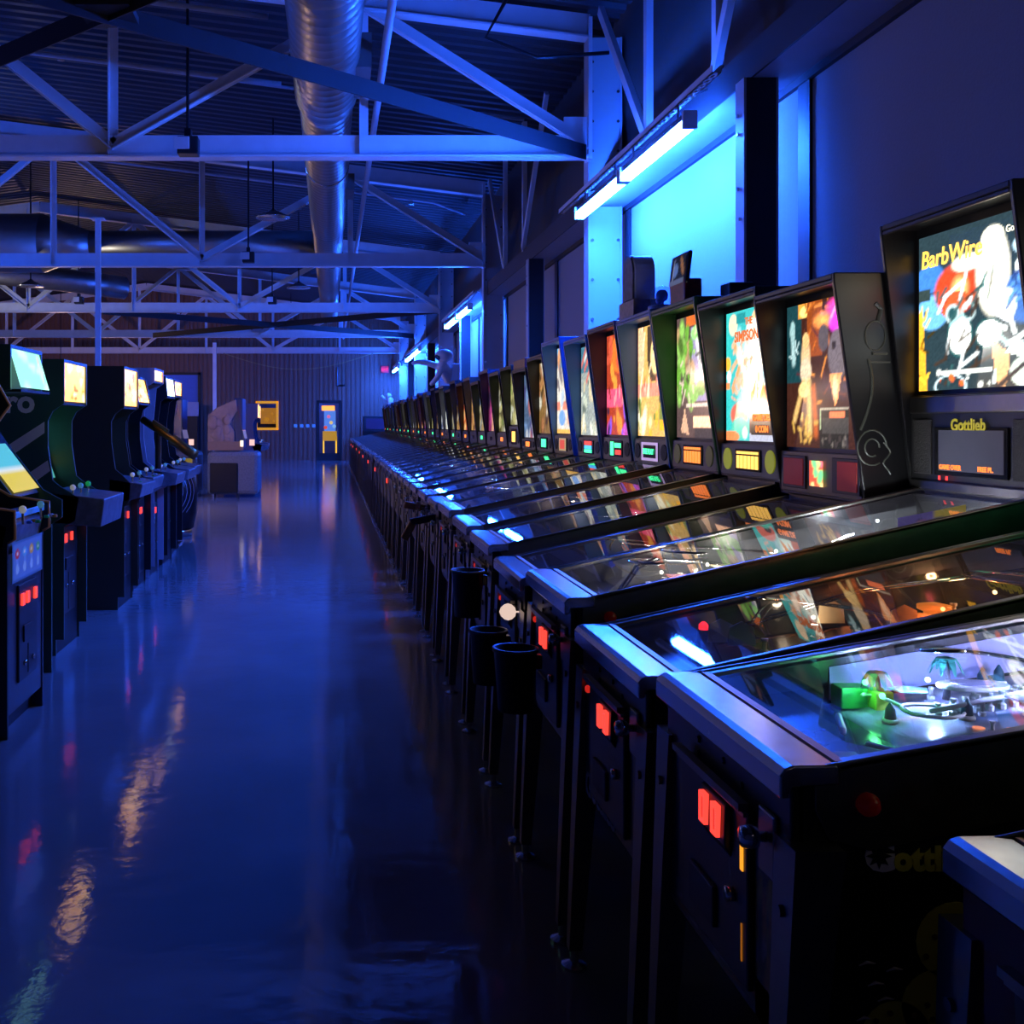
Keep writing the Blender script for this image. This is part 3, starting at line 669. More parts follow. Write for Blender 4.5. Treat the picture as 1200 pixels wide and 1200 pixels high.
def art_m7():
    a = Art(48, 66, (.75, .45, .12))
    a.poly([(.3, 1), (.62, 1), (.75, .75), (.7, .5), (.4, .5), (.3, .7)], (.07, .04, .02)).ell(.55, .72, .16, .18, (1.1, .75, .3)).ell(.5, .78, .03, .02, (.1, .05, .02)).ell(.62, .78, .03, .02, (.1, .05, .02))
    a.ell(.1, .8, .12, .3, (1.2, .55, .3)).ell(.95, .75, .1, .2, (1.2, 1.0, .5)).ell(.82, .72, .06, .07, (.1, .15, .6))
    a.rect(0, 1, .36, .48, (1.0, .3, .2)).strokes(16, [(1.2, .6, .45), (.6, .1, .05)], (0, 1, .37, .46), (.04, .08), .014, 3, (1.2, 1.9))
    a.scatter(26, [(.05, .07, .03), (.7, .8, .4), (1.0, .9, .6), (.9, .5, .05), (.2, .25, .05)], (0, 1, 0, .34), (.04, .1), 8, tall=1.4).rect(.68, .95, .05, .14, (1.1, .5, .02))
    return a.strokes(16, [(1.2, 1.0, .6), (.05, .03, .02)], (0, 1, 0, 1), (.08, .2), .014, 5, (1, 2.1)).grain(.2)
def art_m8():
    a = Art(44, 60, (.45, .05, .02))
    a.ell(.5, .8, .4, .2, (.9, .2, .03)).ell(.62, .86, .1, .1, (.1, .02, .02)).rect(.6, 1, .62, .7, (.4, .5, .9)).scatter(14, [(.9, .35, .05), (.05, .02, .02), (.7, .1, .05)], (0, 1, .45, .95), (.05, .12), 3)
    a.rect(.0, .6, .28, .45, (.95, .1, .2)).rect(.62, 1, .28, .45, (.8, .1, .08)).strokes(12, [(1.2, .4, .4), (.2, .02, .02)], (0, 1, .28, .44), (.05, .1), .02, 6, (1.2, 1.9))
    a.scatter(16, [(.25, .1, .8), (.6, .1, .6), (.9, .3, .03), (.05, .02, .05)], (0, 1, 0, .26), (.05, .1), 5, tall=1.5)
    return a.grain(.25)
def art_m9():
    a = Art(40, 56, (.35, .4, .36))
    a.rect(0, 1, .7, 1, (.06, .2, .28)).strokes(8, [(.8, .1, .06), (.8, .85, .8), (.7, .15, .1)], (0, .7, .6, .85), (.2, .4), .03, 3, (.4, .8))
    a.scatter(40, [(.6, .65, .5), (.15, .18, .14), (.8, .8, .65), (.3, .35, .3), (.7, .6, .35)], (0, 1, 0, .6), (.03, .09), 6, tall=1.5)
    return a.grain(.3)
def art_m10():
    a = Art(36, 50, (.75, .7, .6))
    a.rect(0, 1, .78, 1, (.1, .4, .7)).rect(0, 1, .28, .36, (.8, .25, .15)).scatter(30, [(1.1, 1.0, .8), (.5, .6, .7), (.8, .35, .15), (.95, .85, .5), (.25, .2, .2)], (0, 1, .1, .9), (.04, .1), 3, tall=1.4)
    a.ell(.3, .18, .2, .1, (.2, .4, .9)).ell(.8, .2, .16, .09, (.3, .5, .95)).rect(0, 1, 0, .05, (.9, .5, .1))
    return a.grain(.2)
def art_rand(seed, nx=14, ny=24):
    r = random.Random(seed)
    pals = [[(.9, .2, .05), (.5, .05, .02), (1, .55, .2), (.06, .02, .02)], [(.9, .8, .45), (.5, .35, .15), (.2, .3, .5), (.05, .05, .05)],
            [(.3, .5, .9), (.9, .95, 1), (.1, .1, .3), (.6, .2, .2)], [(.8, .75, .3), (.3, .45, .1), (.9, .9, .7), (.1, .08, .03)],
            [(.8, .1, .4), (.3, .05, .5), (1, .5, .3), (.03, .02, .05)], [(.9, .5, .15), (.6, .25, .1), (.95, .9, .7), (.1, .05, .02)],
            [(.85, .9, .85), (.4, .55, .5), (.2, .25, .2), (.95, .8, .5)]]
    p = pals[seed % 7]
    a = Art(nx, ny, [c*.4 for c in p[0]])
    a.scatter(22, p, (0, 1, 0, 1), (.06, .2), seed, tall=1.3).strokes(10, p, (0, 1, 0, 1), (.1, .3), .05, seed+1)
    return a.grain(.25, seed)

# ---- playfield prints
def field_art(seed, nx=30, ny=14, pal=None, base=(.30, .26, .2)):
    a = Art(nx, ny, base)                      # u runs front to back, v near to far
    pal = pal or [(.5, .3, .1), (.15, .2, .4), (.6, .55, .4), (.4, .08, .05), (.1, .3, .15), (.05, .05, .07)]
    a.scatter(30, pal, (0.05, 1, 0, 1), (.03, .12), seed).strokes(16, pal, (0.1, 1, 0, 1), (.1, .3), .025, seed+3)
    a.rect(0, .18, 0, 1, (.03, .03, .05))
    return a.grain(.15, seed)

# ---- shared meshes
LEGM = {}
def leg_mesh(ht, lean):
    k = (round(ht, 2), lean)
    if k not in LEGM:
        m = MB(); d = .05*lean
        def sec(x, z, a): return [(x-a, -a, z), (x+a, -a, z), (x+a, a, z), (x-a, a, z)]
        V = sec(-d, .05, .017)+sec(-d*.5, ht*.55, .026)+sec(0, ht, .036)
        F = [(3,2,1,0), (8,9,10,11)]
        for q in (0, 4): F += [(q+i, q+(i+1) % 4, q+4+(i+1) % 4, q+4+i) for i in range(4)]
        m.add(V, F)
        LEGM[k] = (m.mesh('leg', M_rail), MB().lathe([(.034, 0), (.034, .008), (.012, .018), (.012, .055)], (-d, 0, 0), 'z', 12).mesh('leveler_foot', M_steel),
                   MB().lathe([(.009, -.046), (.009, -.034)], (0, -.0, ht-.1), 'x', 8).mesh('leg_bolt', M_rail))
    return LEGM[k]
KNOB = MB().lathe([(.008, 0), (.008, -.018), (.016, -.022), (.019, -.033), (.015, -.045), (.004, -.048)], (0, 0, 0), 'x', 14).mesh('plunger', M_chrome, True)
BTN = MB().lathe([(.017, 0), (.017, .008), (.0125, .010), (.012, .018), (.004, .019)], (0, 0, 0), 'y', 14).mesh('flipper_button', M_redbtn, True)
BTNN = MB().lathe([(.017, 0), (.017, -.008), (.0125, -.010), (.012, -.018), (.004, -.019)], (0, 0, 0), 'y', 14).mesh('flipper_button', M_redbtn, True)
COIN = MB().box(-.004, .006, -.013, -.006, -.026, .026).box(-.004, .006, .006, .013, -.026, .026).box(-.004, .006, -.006, .006, .019, .026).box(-.004, .006, -.006, .006, -.026, -.019).mesh('coin_light', M_redcoin)
COINI = MB().box(-.001, .006, -.006, .006, -.019, .019).mesh('coin_slot', lit('dim_red', (.5, .01, .01), .35))
START = MB().lathe([(.010, 0), (.010, -.006), (.007, -.010)], (0, 0, 0), 'x', 12).mesh('start_button', lit('start_red', (1, .03, .02), .5), True)
POST = MB().lathe([(.012, 0), (.012, .012), (.006, .016), (.006, .035), (.009, .037), (.009, .043)], (0, 0, 0), 'z', 8).mesh('post', M_white)

def pinball(s, lod=0):
    """s: spec dictionary; machine local x runs from the player to the wall, y towards the far end of the row"""
    zl, xt, zb, zsp, zt, ov = s['zl'], s['xt'], s['zb'], s['zsp'], s['zt'], s['ov']
    bw = s.get('bw', .68)/2; cm = M_cab[s.get('cab', 'black')]; bm = M_cab[s.get('box', 'black')]
    r = thing('pinball_machine', s['label'], 'pinball machine', (s['X'], s['Y'], 0), s.get('group', 'pinball machines along the windows'))
    SL = s.get('sl', .225)
    def zt_(x): return zl+SL*(x-.07)
    xe = xt+.24; bev = .004 if lod == 0 else 0
    side = [(.02, zl-.43), (.02, zl-.012), (.07, zl-.012), (xt+.01, zt_(xt+.01)-.012), (xe, zt_(xt)-.012), (xe, zl-.34), (.5, zl-.36)]
    for sg in (1, -1):
        o = ob('cabinet_side', MB().prism(side, sg*HWD, sg*(HWD-.018)), cm, r)
        rl = MB(); yo = sg*(HWD+.007); yi = sg*(HWD-.02)
        hgt = s.get('rail', .055)
        pl = [(.04, zl-hgt*.6), (.06, zl-hgt), (.12, zl-hgt*1.15), (xt-.02, zt_(xt-.02)-hgt), (xt-.0, zt_(xt)+.002), (.04, zl+.001)]
        rl.prism(pl, yo, sg*HWD)
        rl.prism([(.075, zt_(.075)-.006), (.075, zt_(.075)+.003), (xt, zt_(xt)+.003), (xt, zt_(xt)-.006)], yo, yi)
        ob('side_rail', rl, M_rail, r, bevel=.002 if lod == 0 else 0)
    ob('cabinet_shell', MB().box(.03, xe, -HWD+.018, HWD-.018, zl-.36, zl-.345).box(xe-.02, xe, -HWD+.018, HWD-.018, zl-.345, zt_(xt)-.02), M_blackmat, r)
    ob('front_panel', MB().box(.008, .03, -HWD, HWD, zl-.43, zl-.02), s.get('front_mat', cm), r, bevel=bev)
    lk = [(-.012, zl-.045), (-.012, zl-.012), (-.004, zl-.001), (.008, zl+.003), (.072, zl+.004), (.074, zl-.025), (.006, zl-.028), (.002, zl-.045)]
    lo = ob('lockbar', MB().prism(lk, -HWD-.010, HWD+.010), s.get('lock', M_steel), r, bevel=.003 if lod == 0 else 0)
    ob('glass_trim', MB().box(.0745, .090, -HWD+.004, HWD-.004, zl-.012, zl+.006), M_copper, r)
    g = MB().prism([(.088, zt_(.088)-.004), (.088, zt_(.088)-.0005), (xt, zt_(xt)-.0005), (xt, zt_(xt)-.004)], -HWD+.02, HWD-.02)
    g = MB().add([(.088, -HWD+.02, zt_(.088)-.001), (xt, -HWD+.02, zt_(xt)-.001), (xt, HWD-.02, zt_(xt)-.001), (.088, HWD-.02, zt_(.088)-.001)], [(0, 1, 2, 3)])
    put('playfield_glass', g.mesh('playfield_glass', M_pglass, fix=False), r)
    fz = lambda x: zl-.085+.155*(x-.1)
    s['fz'] = fz
    fa = s['field']
    me = fa if isinstance(fa, bpy.types.Mesh) else fa.mesh('playfield', lambda u, v: (.1+u*(xt-.13), (v-.5)*(W-.05), fz(.1+u*(xt-.13))), art_mat('playfield_print', 0, .22, .9))
    put('playfield', me, r)
    ap = [(.093, -.258), (.31, -.258), (.20, -.05), (.20, .05), (.31, .258), (.093, .258)]
    ob('apron', MB().add([(x, y, fz(x)+.035) for x, y in ap]+[(x, y, fz(x)) for x, y in ap], [(0,1,2,3,4,5)]+[(i, i+6, (i+1) % 6+6, (i+1) % 6) for i in range(6)]), s.get('apron', M_apron), r)
    # playfield back board
    bx('back_board', s.get('bbm', M_blackmat), r, xt-.028, xt-.012, -HWD+.02, HWD-.02, fz(xt-.03), zt_(xt)-.02)
    bx('cabinet_neck', cm, r, xt, xe, -HWD+.02, HWD-.02, zt_(xt)-.03, zb+.005)
    # backbox
    bs = [(xt, zb), (xt-ov*.05, zb+.03), (xt-ov, zt-.03), (xt-ov, zt), (xe+.02, zt), (xe+.02, zb)]
    for sg in (1, -1): ob('backbox_side', MB().prism(bs, sg*bw, sg*(bw-.018)), s.get('box_near', bm) if sg < 0 else bm, r, bevel=bev)
    ob('backbox_top', MB().box(xt-ov, xe+.02, -bw+.018, bw-.018, zt-.02, zt).box(xt-ov+.002, xt-ov+.014, -bw+.018, bw-.018, zt-.035, zt-.02), bm, r, bevel=bev)
    ob('backbox_back', MB().box(xe, xe+.02, -bw+.018, bw-.018, zb, zt-.02).box(xt, xe, -bw+.018, bw-.018, zb, zb+.02), M_blackmat, r)
    tw = bw-.035
    aa = s['art']
    if isinstance(aa, bpy.types.Mesh): me = aa
    else: me = aa.mesh('translite', lambda u, v: (xt+.012-.0*v, tw-u*2*tw, zsp+.015+v*(zt-.05-zsp-.015)), art_mat('translite_%.2f' % s.get('es', 1.), s.get('es', 1.)))
    put('translite', me, r)
    bx('translite_frame', M_blackmat, r, xt+.014, xt+.03, -bw+.018, bw-.018, zsp, zt-.02)
    sp = ob('speaker_panel', MB().box(xt-.006, xt+.02, -bw+.018, bw-.018, zb+.012, zsp), s.get('spm', M_panel), r, bevel=bev)
    xs = xt-.007; zc = (zb+.012+zsp)/2; hh = (zsp-zb-.012)/2
    s['xs'], s['zc'], s['hh'], s['bwid'] = xs, zc, hh, bw
    if lod == 0: display(s, r)
    else: bx('display', s.get('dm', E_or), r, xs-.004, xs, -.07, .07, zc-hh*.3, zc+hh*.3)
    # legs
    for (x, y, ln) in ((.035, HWD-.0, 1), (.035, -HWD+.0, 1), (xe-.05, HWD, -1), (xe-.05, -HWD, -1)):
        lm, ft, bt = leg_mesh(zl-.11 if ln > 0 else zl+.0, ln)
        if s.get('legm') and ln > 0: pass
        o = put('leg', lm, r, (x, y, 0))
        put('leveler_foot', ft, o)
        if lod == 0 and ln > 0: put('leg_bolt', bt, o)
    # front furniture
    cd = ob('coin_door', MB().box(-.004, .008, -.15, .16, zl-.40, zl-.115), M_plastic, r, bevel=bev)
    for yy in (.002, -.053) if s.get('coins', 0) else ():
        put('coin_light', COIN, cd, (-.019, yy, zl-.162)); put('coin_slot', COINI, cd, (-.019, yy, zl-.162))
    if lod == 0:
        ob('hinge_bar', MB().box(-.02, -.004, -.155, .165, zl-.112, zl-.10).box(-.012, -.004, -.155, .165, zl-.122, zl-.116), M_rail, cd)
        ob('coin_housing', MB().prism([(-.004, zl-.125), (-.014, zl-.128), (-.016, zl-.195), (-.004, zl-.215)], -.085, .03), M_plastic, cd, bevel=.003)
        ob('coin_return', MB().box(-.012, -.003, -.02, .10, zl-.36, zl-.29), M_blackmat, cd, bevel=.003)
        ob('door_lock', MB().lathe([(.012, 0), (.012, -.012)], (-.004, -.09, zl-.27), 'x', 10), M_chrome, cd, True)
        put('plunger', s.get('knob', KNOB), r, (.008, -.21, zl-.13))
        ob('plunger_plate', MB().box(.0, .008, -.24, -.18, zl-.19, zl-.09), M_rail, r, bevel=.006)
        if s['Y'] > 2: put('start_button', START, r, (.008, .21, zl-.15))
        for q, (yy, zz) in enumerate(((.1, .075), (-.02, .075), (.1, .10), (-.1, .09))):
            ob('carriage_bolt', MB().lathe([(.007, 0), (.005, -.004)], (.008, yy, zl-zz), 'x', 8), M_black, r)
    put('flipper_button', BTN, r, (.115, HWD+.006, zl-.052)); put('flipper_button', BTNN, r, (.115, -HWD-.006, zl-.052))
    return r

def display(s, r):
    k = s.get('disp'); xs, zc, hh, bw = s['xs'], s['zc'], s['hh'], s['bwid']; xt = s['xt']
    def oval(y, ry, rz, m, nm='speaker'):
        V = [(xs-.004, y+ry*math.cos(t)*.99, zc+rz*math.sin(t)) for t in [2*PI*q/20 for q in range(20)]]
        ob(nm, MB().add(V+[(xs+.002, a, b) for _, a, b in V], [tuple(range(20))]+[(i, i+20, (i+1) % 20+20, (i+1) % 20) for i in range(20)]), m, r)
    if k == 'big':          # large dot display with maker's name
        bx('panel_moulding', M_rail, r, xs-.012, xs, -bw+.03, bw-.03, zc+hh-.06, zc+hh-.005, .004); bx('panel_moulding', M_rail, r, xs-.012, xs, -bw+.03, bw-.03, zc-hh, zc-hh+.03, .004)
        for y in (.255, -.255): bx('speaker', M_speaker, r, xs-.006, xs, y-.05, y+.05, zc-hh+.05, zc+hh-.08, .02)
        d = bx('display', M_dispk, r, xs-.006, xs, -.185, .185, zc-hh+.05, zc+.05, .004)
        bx('screen', mat('grey_screen', (.09, .09, .12), .15, emit=(.05, .05, .08), es=.25), d, xs-.009, xs-.006, -.17, .155, zc-hh+.065, zc+.04)
        letters('GAME OVER', .021, on_front(xs-.010, .15, zc-hh+.07), E_or, d, bold=.0006); letters('FREE PL.', .021, on_front(xs-.010, -.05, zc-hh+.07), E_or, d, bold=.0006)
        letters('Gottlieb', .052, on_front(xs-.008, .09, zc+hh-.115), mat('yellow_logo', (.6, .5, .02), .4, emit=(.6, .5, .02), es=.25), r, bold=.0015)
        for q in (0, 1): bx('lamp', E_rd, d, xs-.010, xs-.008, .145-.04*q, .155-.04*q, zc-hh+.035, zc-hh+.048)
    elif k == 'oval':       # yellow / orange numerals between oval speakers
        m = s['dm']
        for y in (.235, -.235): oval(y, .05, hh*.72, s.get('ovm', mat('lime_speaker', (.45, .5, .02), .5, emit=(.5, .55, .02), es=.28)))
        d = bx('display', M_dispk, r, xs-.005, xs, -.14, .14, zc-hh*.7, zc+hh*.7, .003)
        for q in range(6): bx('digit', m, d, xs-.008, xs-.005, .115-.041*q-.029, .115-.041*q, zc-hh*.55, zc+hh*.28)
        for q in range(9): bx('digit', m, d, xs-.008, xs-.005, .115-.027*q-.02, .115-.027*q, zc+hh*.38, zc+hh*.55)
    elif k == 'tv':         # red round-cornered speakers and a small colour screen
        for y in (.19, -.22):
            bx('speaker_surround', M_blackmat, r, xs-.006, xs, y-.10, y+.10, zc-hh*.8, zc+hh*.8, .03)
            bx('speaker', mat('red_grille', (.35, .03, .02), .6, emit=(.5, .03, .02), es=.1), r, xs-.009, xs-.004, y-.085, y+.085-.03*(y < 0), zc-hh*.66, zc+hh*.66, .035)
        a = Art(10, 10, (.8, .1, .05)).scatter(10, [(1.2, .8, .3), (.2, .9, .3), (1, .2, .3)], seed=2, size=(.1, .25))
        put('screen', a.mesh('screen', lambda u, v: (xs-.006+0*u, .055-.11*u, zc-hh*.6+v*hh*1.2), art_mat('tv_screen', 1.6)), r)
    else:                   # dot matrix with round dark speakers
        for y in (.25, -.25): oval(y, .055, hh*.6, M_speaker)
        d = bx('display', M_dispk, r, xs-.005, xs, -.15, .15, zc-hh*.72, zc+hh*.72, .003)
        if k == 'free':
            for q in ((-.15, -.125, -.72, .72), (.125, .15, -.72, .72), (-.15, .15, .5, .72), (-.15, .15, -.72, -.5)): bx('bezel', E_lv, d, xs-.008, xs-.004, q[0], q[1], zc+hh*q[2], zc+hh*q[3])
            letters('FREE PLAY', .042, on_front(xs-.009, .115, zc-.014), E_gr, d, bold=.0015)
        elif k == 'grid':
            for (y0, y1, a, b, m) in ((.05, .12, -.6, .6, E_gr), (-.12, .02, .1, .5, E_gr), (-.12, .0, -.5, -.1, E_rd)): bx('digits', m, d, xs-.008, xs-.004, y0, y1, zc+hh*a, zc+hh*b)
        elif k == 'tri':
            for (a, b, m) in ((.2, .6, E_rd), (-.2, .15, E_bl), (-.6, -.25, E_gr)): bx('digits', m, d, xs-.008, xs-.004, -.1, .1, zc+hh*a, zc+hh*b)
        elif k == 'red':
            bx('bezel', lit('cream_bezel', (.7, .5, .25), .6), d, xs-.007, xs-.004, -.12, .12, zc-hh*.7, zc+hh*.7); bx('digits', lit('red_block', (.7, .06, .04), 1.), d, xs-.009, xs-.006, -.08, .08, zc-hh*.5, zc+hh*.5)
        else:
            bx('digits', s.get('dm', E_gr), d, xs-.008, xs-.004, -.09, .09, zc-hh*.5, zc+hh*.5)

specs = [
 dict(label='red pinball machine with dull steel lockbar at the lower right corner', X=.80, Y=1.065, zl=.906, xt=1.22, zb=1.21, zsp=1.36, zt=2.0, ov=.1, cab='red', art=art_rand(3), es=.8, disp='x', field=field_art(3)),
 dict(label='black pinball machine with glowing blue playfield, palm trees and a red flipper button', coins=1, X=.66, Y=1.805, zl=.943, sl=.18, xt=1.34, zb=1.24, zsp=1.5, zt=2.1, ov=.1, rail=.105, art=art_rand(5), es=.8, disp='x', field=field_art(8, 60, 28, [(.2, .3, .8), (.7, .7, .95), (.5, .55, .9), (.9, .5, .5), (.1, .2, .5), (.8, .8, .9)], (.45, .48, .75))),
 dict(label='black pinball machine with dark amber playfield, just in front of the biker artwork machine', coins=1, X=.66, Y=2.505, zl=.905, xt=1.42, zb=1.24, zsp=1.5, zt=2.1, ov=.1, rail=.075, art=art_rand(1), es=.7, disp='x', field=field_art(12, 50, 24, [(.2, .08, .03), (.05, .05, .04), (.3, .12, .03), (.1, .12, .1)], (.08, .06, .05))),
 dict(label='pinball machine with brilliant white backlit biker artwork above a maker\'s name in yellow', coins=1, X=.66, Y=3.205, zl=.955, xt=1.30, zb=1.215, zsp=1.535, zt=2.11, ov=.105, bw=.70, rail=.11, art=art_m3(), es=2.0, disp='big', spm=M_blackmat, box='black', field=field_art(21, 50, 24, [(.4, .42, .45), (.2, .2, .22), (.5, .45, .4), (.3, .2, .1)], (.22, .24, .27))),
 dict(label='pinball machine with purple and orange elephant circus backglass and red speaker grilles', X=.66, Y=3.90, zl=.91, xt=1.155, zb=1.165, zsp=1.335, zt=1.955, ov=.11, art=art_m4(), es=1.5, disp='tv', spm=mat('bronze_panel', (.10, .08, .06), .4), knob=MB().lathe([(.003, 0), (.003, -.018), (.016, -.022), (.0265, -.034), (.030, -.046), (.0265, -.058), (.016, -.070), (.003, -.076)], (0, 0, 0), 'x', 16).mesh('plunger', lit('white_ball_knob', (1, .72, .6), .8), True), field=field_art(5)),
 dict(label='pinball machine with turquoise and cream backglass and orange titled lettering', X=.66, Y=4.625, zl=.94, xt=1.185, zb=1.2, zsp=1.35, zt=2.005, ov=.115, art=art_m5(), es=1.5, disp='oval', dm=E_ye, field=field_art(6)),
 dict(label='pinball machine with green sided backbox and jungle leaf backglass', X=.66, Y=5.33, zl=.95, xt=1.185, zb=1.2, zsp=1.355, zt=2.05, ov=.12, box='green', art=art_m6(), es=1.5, disp='oval', dm=E_or, ovm=mat('olive_speaker', (.2, .25, .03), .5), field=field_art(7)),
 dict(label='pinball machine with amber face backglass and green FREE PLAY display in lavender bezel', X=.66, Y=6.075, zl=.965, xt=1.195, zb=1.195, zsp=1.355, zt=2.07, ov=.115, box='blue', art=art_m7(), es=1.5, disp='free', field=field_art(8)),
 dict(label='pinball machine with red fiery backglass and green grid display', X=.66, Y=6.80, zl=.95, xt=1.195, zb=1.195, zsp=1.355, zt=2.08, ov=.115, box='navy', art=art_m8(), es=1.4, disp='grid', field=field_art(9)),
 dict(label='pinball machine with pale grey crowd backglass and red, blue and green display', X=.66, Y=7.55, zl=.95, xt=1.20, zb=1.195, zsp=1.345, zt=2.06, ov=.115, box='blue', art=art_m9(), es=1.3, disp='tri', field=field_art(10)),
 dict(label='pinball machine with white and sky blue backglass and cream framed red display', X=.66, Y=8.36, zl=.95, xt=1.195, zb=1.195, zsp=1.35, zt=2.11, ov=.115, box='blue', art=art_m10(), es=1.3, disp='red', field=field_art(11)),
 dict(label='pinball machine with cream and orange backglass and small square green display', X=.66, Y=9.10, zl=.95, xt=1.195, zb=1.195, zsp=1.345, zt=2.03, ov=.1, art=art_rand(12, 24, 36), es=.8, disp='g', dm=E_gr, field=field_art(13)),
 dict(label='pinball machine with blue streaked backglass beneath a dark red topper box', X=.66, Y=9.84, zl=.95, xt=1.195, zb=1.195, zsp=1.30, zt=1.96, ov=.1, art=art_rand(2, 24, 36), es=.7, disp='x', dm=E_or, field=field_art(14)),
 dict(label='pinball machine with yellow backglass, the next one beyond the red topper box', X=.66, Y=10.60, zl=.95, xt=1.195, zb=1.195, zsp=1.42, zt=2.02, ov=.1, art=art_rand(3, 24, 36), es=.7, disp='x', dm=E_ye, field=field_art(15)),
]
ROOTS = [pinball(s) for s in specs]
# far part of the row
base_far = dict(X=.66, Y=11.4, zl=.95, xt=1.195, zb=1.195, zsp=1.345, zt=2.02, ov=.1)
protos = []
for j, (cb, dmat, kk) in enumerate((('black', E_or, 4), ('navy', M_dispk, 5), ('black', E_gr, 2), ('grey', M_dispk, 6))):
    d = dict(base_far); d.update(Y=11.36+.76*j, zt=(2.0, 2.06, 1.96, 2.04)[j], cab='black', box=cb, dm=dmat, art=art_rand(20+kk), es=.7, field=field_art(30+j, 16, 8), coins=(j == 1), group='far pinball machines in the tail of the row',
             label='far pinball machine in the tail of the row, a narrow sliver of glowing backglass')
    protos.append(pinball(d, 1))
TL = []
for q in range(9):
    a = art_rand(40+q); m = art_mat('translite_far_%d' % (q % 3), (.35, .6, .9)[q % 3])
    TL.append(a.mesh('translite', lambda u, v: (1.207+0*u, .305-u*.61, 1.36+v*.60), m))
PN = ('orange red', 'tan and blue', 'pale blue', 'olive yellow', 'magenta', 'amber', 'pale grey')
ORD = ('second', 'third', 'fourth', 'fifth', 'sixth', 'seventh', 'eighth', 'ninth', 'tenth', 'eleventh', 'twelfth', 'thirteenth', 'fourteenth', 'fifteenth', 'sixteenth', 'seventeenth', 'eighteenth', 'nineteenth', 'twentieth')
def far_label(o, k, hue):
    if k < len(ORD): o['label'] = 'pinball machine with narrow %s backglass, %s beyond the dark red topper box' % (hue, ORD[k])
    else: o['label'] = 'distant pinball machine at the far end of the row, its backglass a thin sliver'
for k, q in enumerate((24, 25, 22, 26)): far_label(protos[k], k, PN[q % 7])
for k in range(4, 33):
    o = copy_tree(protos[k % 4])
    o.location = (.66+random.uniform(-.015, .015), 11.36+.76*k, 0)
    far_label(o, k, PN[(40+(k*5) % 9) % 7])
    for ch in o.children:
        if ch.name.startswith('translite') and not ch.name.startswith('translite_frame'): ch.data = TL[(k*5) % 9]
# ================================================================== DETAIL ON THE CLOSEST PINBALL MACHINES
def fzp(i, x): return specs[i]['fz'](x)
def wire(name, i, pts, r=.003, m=M_chrome): return ob(name, MB().tube(pts, r, 6), m, ROOTS[i], True)
def arc(c, rx, ry, z0, z1, a0, a1, n=14): return [(c[0]+rx*math.cos(a0+(a1-a0)*q/n), c[1]+ry*math.sin(a0+(a1-a0)*q/n), z0+(z1-z0)*q/n) for q in range(n+1)]
def lampin(i, loc, color, energy, r=.012):
    l = bpy.data.lights.new('playfield_bulb', 'POINT'); l.color = color; l.energy = energy*4; l.shadow_soft_size = r
    o = bpy.data.objects.new('playfield_bulb', l); COL.objects.link(o); o.parent = ROOTS[i]; o.location = loc
    ob('bulb', MB().ball(loc, .0055, 8, 5), lit('bulb_%.1f_%.1f_%.1f' % tuple(color), color, 6), ROOTS[i], True)
# lettering on the near side and the front of the Gottlieb cabinets
def side_logo(i, x, z, size):
    r = ROOTS[i]; y = -HWD-.001
    letters('G', size*1.25, on_near(x, y, z), M_pink, r, bold=.003); letters('ottlieb', size, on_near(x+size*.88, y, z), M_gold, r, bold=.0025)
    star = MB(); c = (x+size*.42, z+size*.42); P = []
    for q in range(16):
        a = 2*PI*q/16; rr = size*(.40 if q % 2 == 0 else .2); P.append((c[0]+rr*math.cos(a), c[1]+rr*math.sin(a)))
    ob('logo_star', star.prism(P, y-.0015, y-.001), M_black, r)
side_logo(1, .115, specs[1]['zl']-.150, .048)
fl = specs[2]['zl']
letters('Gottlieb', .085, on_front(.006, .24, fl-.425), mat('grey_logo', (.35, .33, .36), .5), ROOTS[2], bold=.002)
# yellow spotted decals low on the near side of machine one, pale streak marks beside them
r1 = ROOTS[1]; z1 = specs[1]['zl']; yy = -HWD-.001
for (px, py, rr) in ((1122, 1105, .058), (1100, 1180, .052), (1052, 1215, .05)):
    p = pt(px, py, 1.52)-Vector((.66, 1.805, 0))
    d = ob('spotted_decal', MB().lathe([(rr, yy), (rr, yy-.001)], (p.x, 0, p.z), 'y', 24), M_gold, r1)
    rn = random.Random(px)
    for q in range(9):
        a, b = rn.uniform(0, 6.28), rn.uniform(.1, .85)*rr
        ob('spot', MB().lathe([(.0045, yy-.001), (.0045, yy-.0018)], (p.x+b*math.cos(a), 0, p.z+b*math.sin(a)), 'y', 8), mat('brown_print', (.18, .08, .01), .5), d)
for (px, py) in ((1018, 1130), (1050, 1137), (1028, 1154), (1040, 1172), (1015, 1195)):
    p = pt(px, py, 1.52)-Vector((.66, 1.805, 0))
    ob('streak_decal', MB().tube([(p.x-.012, yy, p.z-.004), (p.x, yy, p.z+.001), (p.x+.012, yy, p.z-.001)], [.0008, .0022, .0008], 6), M_pink, r1)
